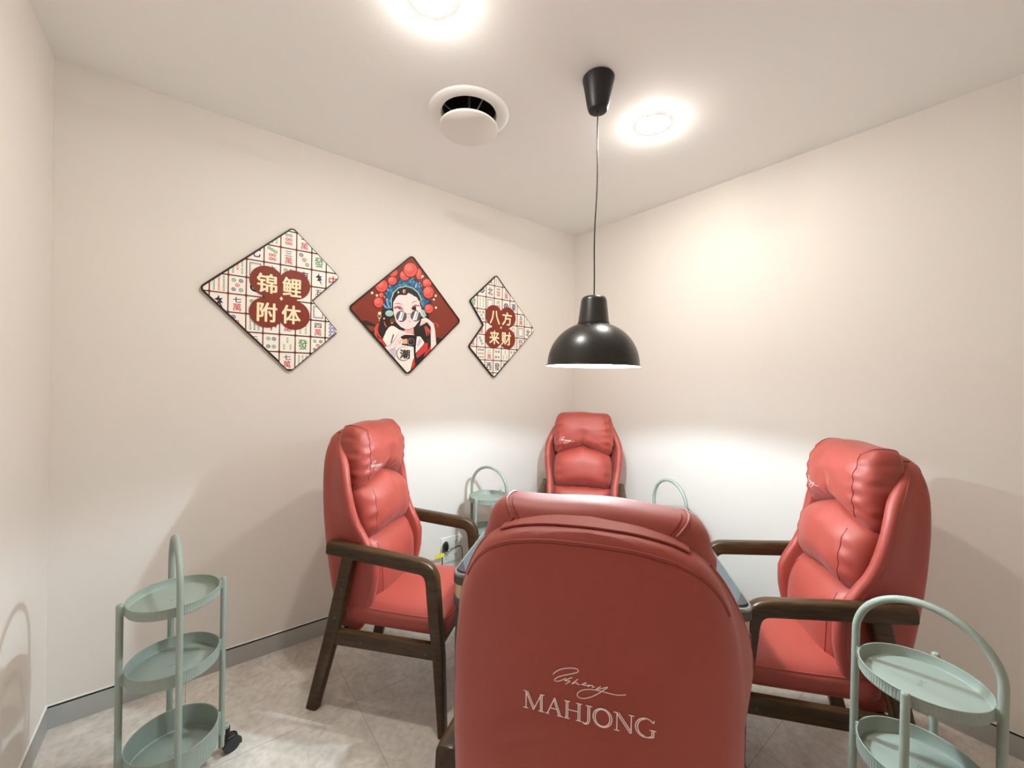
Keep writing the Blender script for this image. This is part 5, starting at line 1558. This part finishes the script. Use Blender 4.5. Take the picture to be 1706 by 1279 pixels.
def tile(pr, x, y, w, h, kind):
    """one printed mahjong tile centred at x, y"""
    pr.rect('white', x-w*.465, x+w*.465, y-h*.465, y+h*.465, w*.07)
    if not kind:
        return
    G, R, N, B = 'tile_green', 'tile_red', 'tile_navy', 'tile_blue'
    k = kind[0]
    if k == 'w':            # number over the character for ten thousand
        pr.glyph(N, kind[1], x, y+h*.20, w*.44, h*(.28 if kind[1] not in '一二' else (.04 if kind[1] == '一' else .16)), .02)
        pr.glyph(R, '萬', x, y-h*.20, w*.46, h*.40, .012)
    elif k == 'c':          # a single character
        col = {'g': G, 'r': R, 'n': N}[kind[2]]
        pr.glyph(col, kind[1], x, y, w*.60, h*.60, .02)
    elif k == 'f':          # blank dragon: an empty frame
        pr.rect(N, x-w*.34, x+w*.34, y-h*.36, y+h*.36)
        pr.rect('white', x-w*.30, x+w*.30, y-h*.325, y+h*.325)
        pr.rect(N, x-w*.26, x+w*.26, y-h*.29, y+h*.29)
        pr.rect('white', x-w*.245, x+w*.245, y-h*.275, y+h*.275)
    elif k == 'b':          # bird
        pr.shape(N, [(x-w*.24, y+h*.12), (x-w*.08, y+h*.20), (x, y+h*.36), (x+w*.05, y+h*.18), (x+w*.22, y+h*.22), (x+w*.12, y+h*.08), (x+w*.26, y-h*.05), (x+w*.10, y-h*.04), (x+w*.24, y-h*.38), (x+w*.02, y-h*.10), (x-w*.14, y-h*.12), (x-w*.04, y+h*.04)])
        pr.disc(R, x-w*.02, y+h*.05, w*.05)
    elif k == 'd':          # dots: (dx, dy, colour)
        r = kind[2] if len(kind) > 2 else .11
        for dx, dy, c in kind[1]:
            col = {'g': G, 'r': R, 'n': N, 'b': B}[c]
            pr.ring(col, x+dx*w, y+dy*h, r*w, r*w*.38, 12)
            pr.disc(col, x+dx*w, y+dy*h, r*w*.36, None, 8)
    elif k == 's':          # bamboo sticks
        for dx, dy, c in kind[1]:
            pr.bar({'g': G, 'r': R, 'n': N}[c], x+dx*w, y+dy*h, w*.09, h*(kind[2] if len(kind) > 2 else .26))


D4 = ('d', [(-.17, .22, 'g'), (.17, .22, 'n'), (-.17, -.22, 'n'), (.17, -.22, 'g')], .13)
D5 = ('d', [(-.2, .25, 'g'), (.2, .25, 'n'), (0, 0, 'r'), (-.2, -.25, 'n'), (.2, -.25, 'g')], .125)
D3 = ('d', [(-.2, .26, 'n'), (0, 0, 'r'), (.2, -.26, 'g')], .14)
D3B = ('d', [(-.14, .22, 'b'), (0, 0, 'n'), (.14, -.22, 'g')], .13)
D6 = ('d', [(-.12, .27, 'g'), (.12, .27, 'g'), (-.11, .02, 'r'), (.11, .02, 'r'), (-.11, -.2, 'r'), (.11, -.2, 'r')], .12)
D7 = ('d', [(-.2, .33, 'g'), (0, .25, 'g'), (.2, .17, 'g'), (-.11, -.04, 'r'), (.11, -.04, 'r'), (-.11, -.26, 'r'), (.11, -.26, 'r')], .115)
D8 = ('d', [(dx, dy, 'b') for dx in (-.13, .13) for dy in (.33, .11, -.11, -.33)], .125)
D9 = ('d', [(dx, dy, c) for dx in (-.24, 0, .24) for dy, c in ((.28, 'n'), (0, 'r'), (-.28, 'g'))], .10)
D1 = ('d', [(0, 0, 'n')], .30)
S3 = ('s', [(0, .2, 'g'), (-.2, -.2, 'g'), (.2, -.2, 'g')], .3)
S5 = ('s', [(-.25, .2, 'g'), (.25, .2, 'g'), (0, .0, 'r'), (-.25, -.2, 'g'), (.25, -.2, 'g')], .34)
S6 = ('s', [(dx, dy, 'g') for dx in (-.24, 0, .24) for dy in (.19, -.19)], .34)
S6N = ('s', [(dx, dy, c) for dx, c in ((-.24, 'g'), (0, 'n'), (.24, 'g')) for dy in (.19, -.19)], .34)
S9 = ('s', [(dx, dy, c) for dx, c in ((-.26, 'g'), (0, 'r'), (.26, 'g')) for dy in (.28, 0, -.28)], .27)
S4 = ('s', [(dx, dy, 'g') for dx in (-.18, .18) for dy in (.2, -.2)], .34)
FR = ('f',)
BD = ('b',)
TILES_A = {     # column, row -> face, counted from the upper left
    (1, 4): S9, (1, 5): BD, (2, 3): S5, (2, 4): D5, (2, 5): ('w', '七'), (2, 6): D3,
    (3, 2): ('c', '七', 'n'), (3, 3): FR, (3, 4): D1, (3, 5): D4, (3, 6): S6N, (3, 7): ('w', '二'),
    (4, 1): S6, (4, 2): D7, (4, 3): ('w', '六'), (4, 6): ('c', '中', 'r'), (4, 7): D4,
    (5, 1): D6, (5, 2): ('w', '三'), (5, 3): D4, (5, 6): D6, (5, 7): S3, (5, 8): ('w', '七'),
    (6, 1): ('w', '一'), (6, 2): D3, (6, 3): ('c', '東', 'n'), (6, 6): S4, (6, 7): ('c', '發', 'g'), (6, 8): S6,
    (7, 2): ('c', '發', 'g'), (7, 3): BD, (7, 4): ('w', '五'), (7, 5): FR, (7, 6): ('w', '四'), (7, 7): D5,
    (8, 3): ('c', '中', 'r'), (8, 6): D8}
TILES_C = {
    (0, 2): ('c', '發', 'g'), (0, 5): ('w', '一'), (1, 1): D1, (1, 2): S4, (1, 3): D5, (1, 4): ('w', '五'), (1, 5): D3B, (1, 6): D9,
    (2, 0): ('w', '八'), (2, 1): ('c', '北', 'n'), (2, 2): FR, (2, 6): ('w', '二'), (2, 7): ('c', '西', 'n'),
    (3, 0): S6, (3, 1): D6, (3, 2): ('w', '六'), (3, 6): D4, (3, 7): ('c', '發', 'n'),
    (4, 1): ('w', '三'), (4, 2): D1, (4, 6): S3, (4, 7): ('w', '四'), (5, 2): ('c', '東', 'n'), (5, 3): S4, (5, 4): ('w', '八'), (5, 5): S3, (5, 6): D5,
    (6, 3): ('w', '五'), (6, 4): FR, (6, 5): ('w', '四'), (7, 3): S4, (7, 4): ('c', '北', 'n')}


def tile_art(tiles, x0, y0, px, py, ncol, nrow, ex, ey, words):
    def draw(pr):
        pr.rect('grid', -.5, .5, -.5, .5)
        for c in range(-1, ncol+1):
            for r in range(nrow):
                tile(pr, x0+(c+.5)*px, y0-(r+.5)*py, px, py, tiles.get((c, r)))
        for dx in (-1, 1):
            for dy in (-1, 1):
                pr.disc('ground', ex+dx*.063, ey+dy*.080, .0755, .0765, 36)
        pr.rect('ground', ex-.075, ex+.075, ey-.075, ey+.075)
        for (ch, dx, dy) in words:
            pr.glyph('cream', ch, ex+dx, ey+dy, .086, .096, .028)
        pr.shape('cream', [(ex+.002, ey-.012), (ex+.010, ey-.001), (ex+.002, ey+.010), (ex-.006, ey-.001)])
    return draw


IN = 0.004
half = 0.384
# left picture: diamond with a square notch cut out of its right corner
OA = [(-.388, .006), (-.002, -half), (.238, -.148), (.104, .010), (.242, .160), (.002, half)]
PA = [inset([(-.388, .006), (.104, .010), (.242, .160), (.002, half)], 0.0), inset([(-.388, .006), (-.002, -half), (.238, -.148), (.104, .010)], 0.0)]


def shrink(poly, d, chamfer=0.008):
    """pull the printed area in behind the border and take the corners off"""
    q = inset(poly, d)
    return q


def cut_corners(pts, cuts):
    """clip half planes at the given corners so the print stays inside the rounded border"""
    out = list(pts)
    for (ax, ay, c) in cuts:
        out = clip_poly(out, [(ax, ay, c)])
    return out


def trimmed(poly, keep):
    """shrink the outer edges only; edges in keep stay where they are"""
    hps = half_planes(poly)
    res = [(-2, -2), (2, -2), (2, 2), (-2, 2)]
    for i, (a, b, c) in enumerate(hps):
        res = clip_poly(res, [(a, b, c-(0 if i in keep else IN))])
    return res


S2 = sqrt(.5)
PA = [cut_corners(trimmed(p, k), [(0, 1, half-.013), (0, -1, half-.013), (-1, 0, .388-.013), (1, 0, .240-.009)])
      for p, k in (([(-.388, .006), (.104, .010), (.242, .160), (.002, half)], {1}), ([(-.388, .006), (-.002, -half), (.238, -.148), (.104, .010)], {0}))]
picture('diamond_picture', 0.398, 1.850, OA, [.022, .022, .018, .008, .018, .022], PA,
        tile_art(TILES_A, -.3464-.0737, .3575+.0907, .0737, .0907, 9, 9, -.048, 0.0, [('锦', -.0625, .068), ('鲤', .0505, .066), ('附', -.0605, -.079), ('体', .049, -.079)]),
        'left diamond picture of mahjong tiles, notched on its right side, with four cream characters')

OB = [(-.373, .001), (-.005, -.380), (.373, .001), (.010, .380)]
PB = [cut_corners(trimmed(OB, set()), [(0, 1, .367), (0, -1, .367), (-1, 0, .360), (1, 0, .360)])]


def opera_art(pr):
    pr.rect('ground', -.5, .5, -.5, .5)
    for col, xy in ART:
        pr.shape(col, [(xy[i]/1000, xy[i+1]/1000) for i in range(0, len(xy), 2)])
    pr.glyph('ink', '潮', -.0265, -.248, .062, .056, .025)


picture('diamond_picture', 1.062, 1.848, OB, [.024, .024, .024, .024], PB, opera_art,
        'middle diamond picture of a woman in a pompom opera headdress and sunglasses')

OC = [(.384, .005), (.003, .373), (-.224, .156), (-.107, -.002), (-.226, -.165), (-.003, -.383)]
PC = [cut_corners(trimmed(p, k), [(0, 1, .361), (0, -1, .371), (1, 0, .371), (-1, 0, .216)])
      for p, k in (([(.384, .005), (.003, .373), (-.224, .156), (-.107, -.002)], {0}), ([(.384, .005), (-.107, -.002), (-.226, -.165), (-.003, -.383)], {1}))]
picture('diamond_picture', 1.725, 1.845, OC, [.022, .018, .018, .008, .018, .022], PC,
        tile_art(TILES_C, -.1559-.0720, .2907+.0905, .0720, .0905, 8, 9, .049, -.007, [('八', -.0545, .068), ('方', .056, .069), ('来', -.056, -.078), ('财', .052, -.078)]),
        'right diamond picture of mahjong tiles, notched on its left side, nearest the pendant lamp')
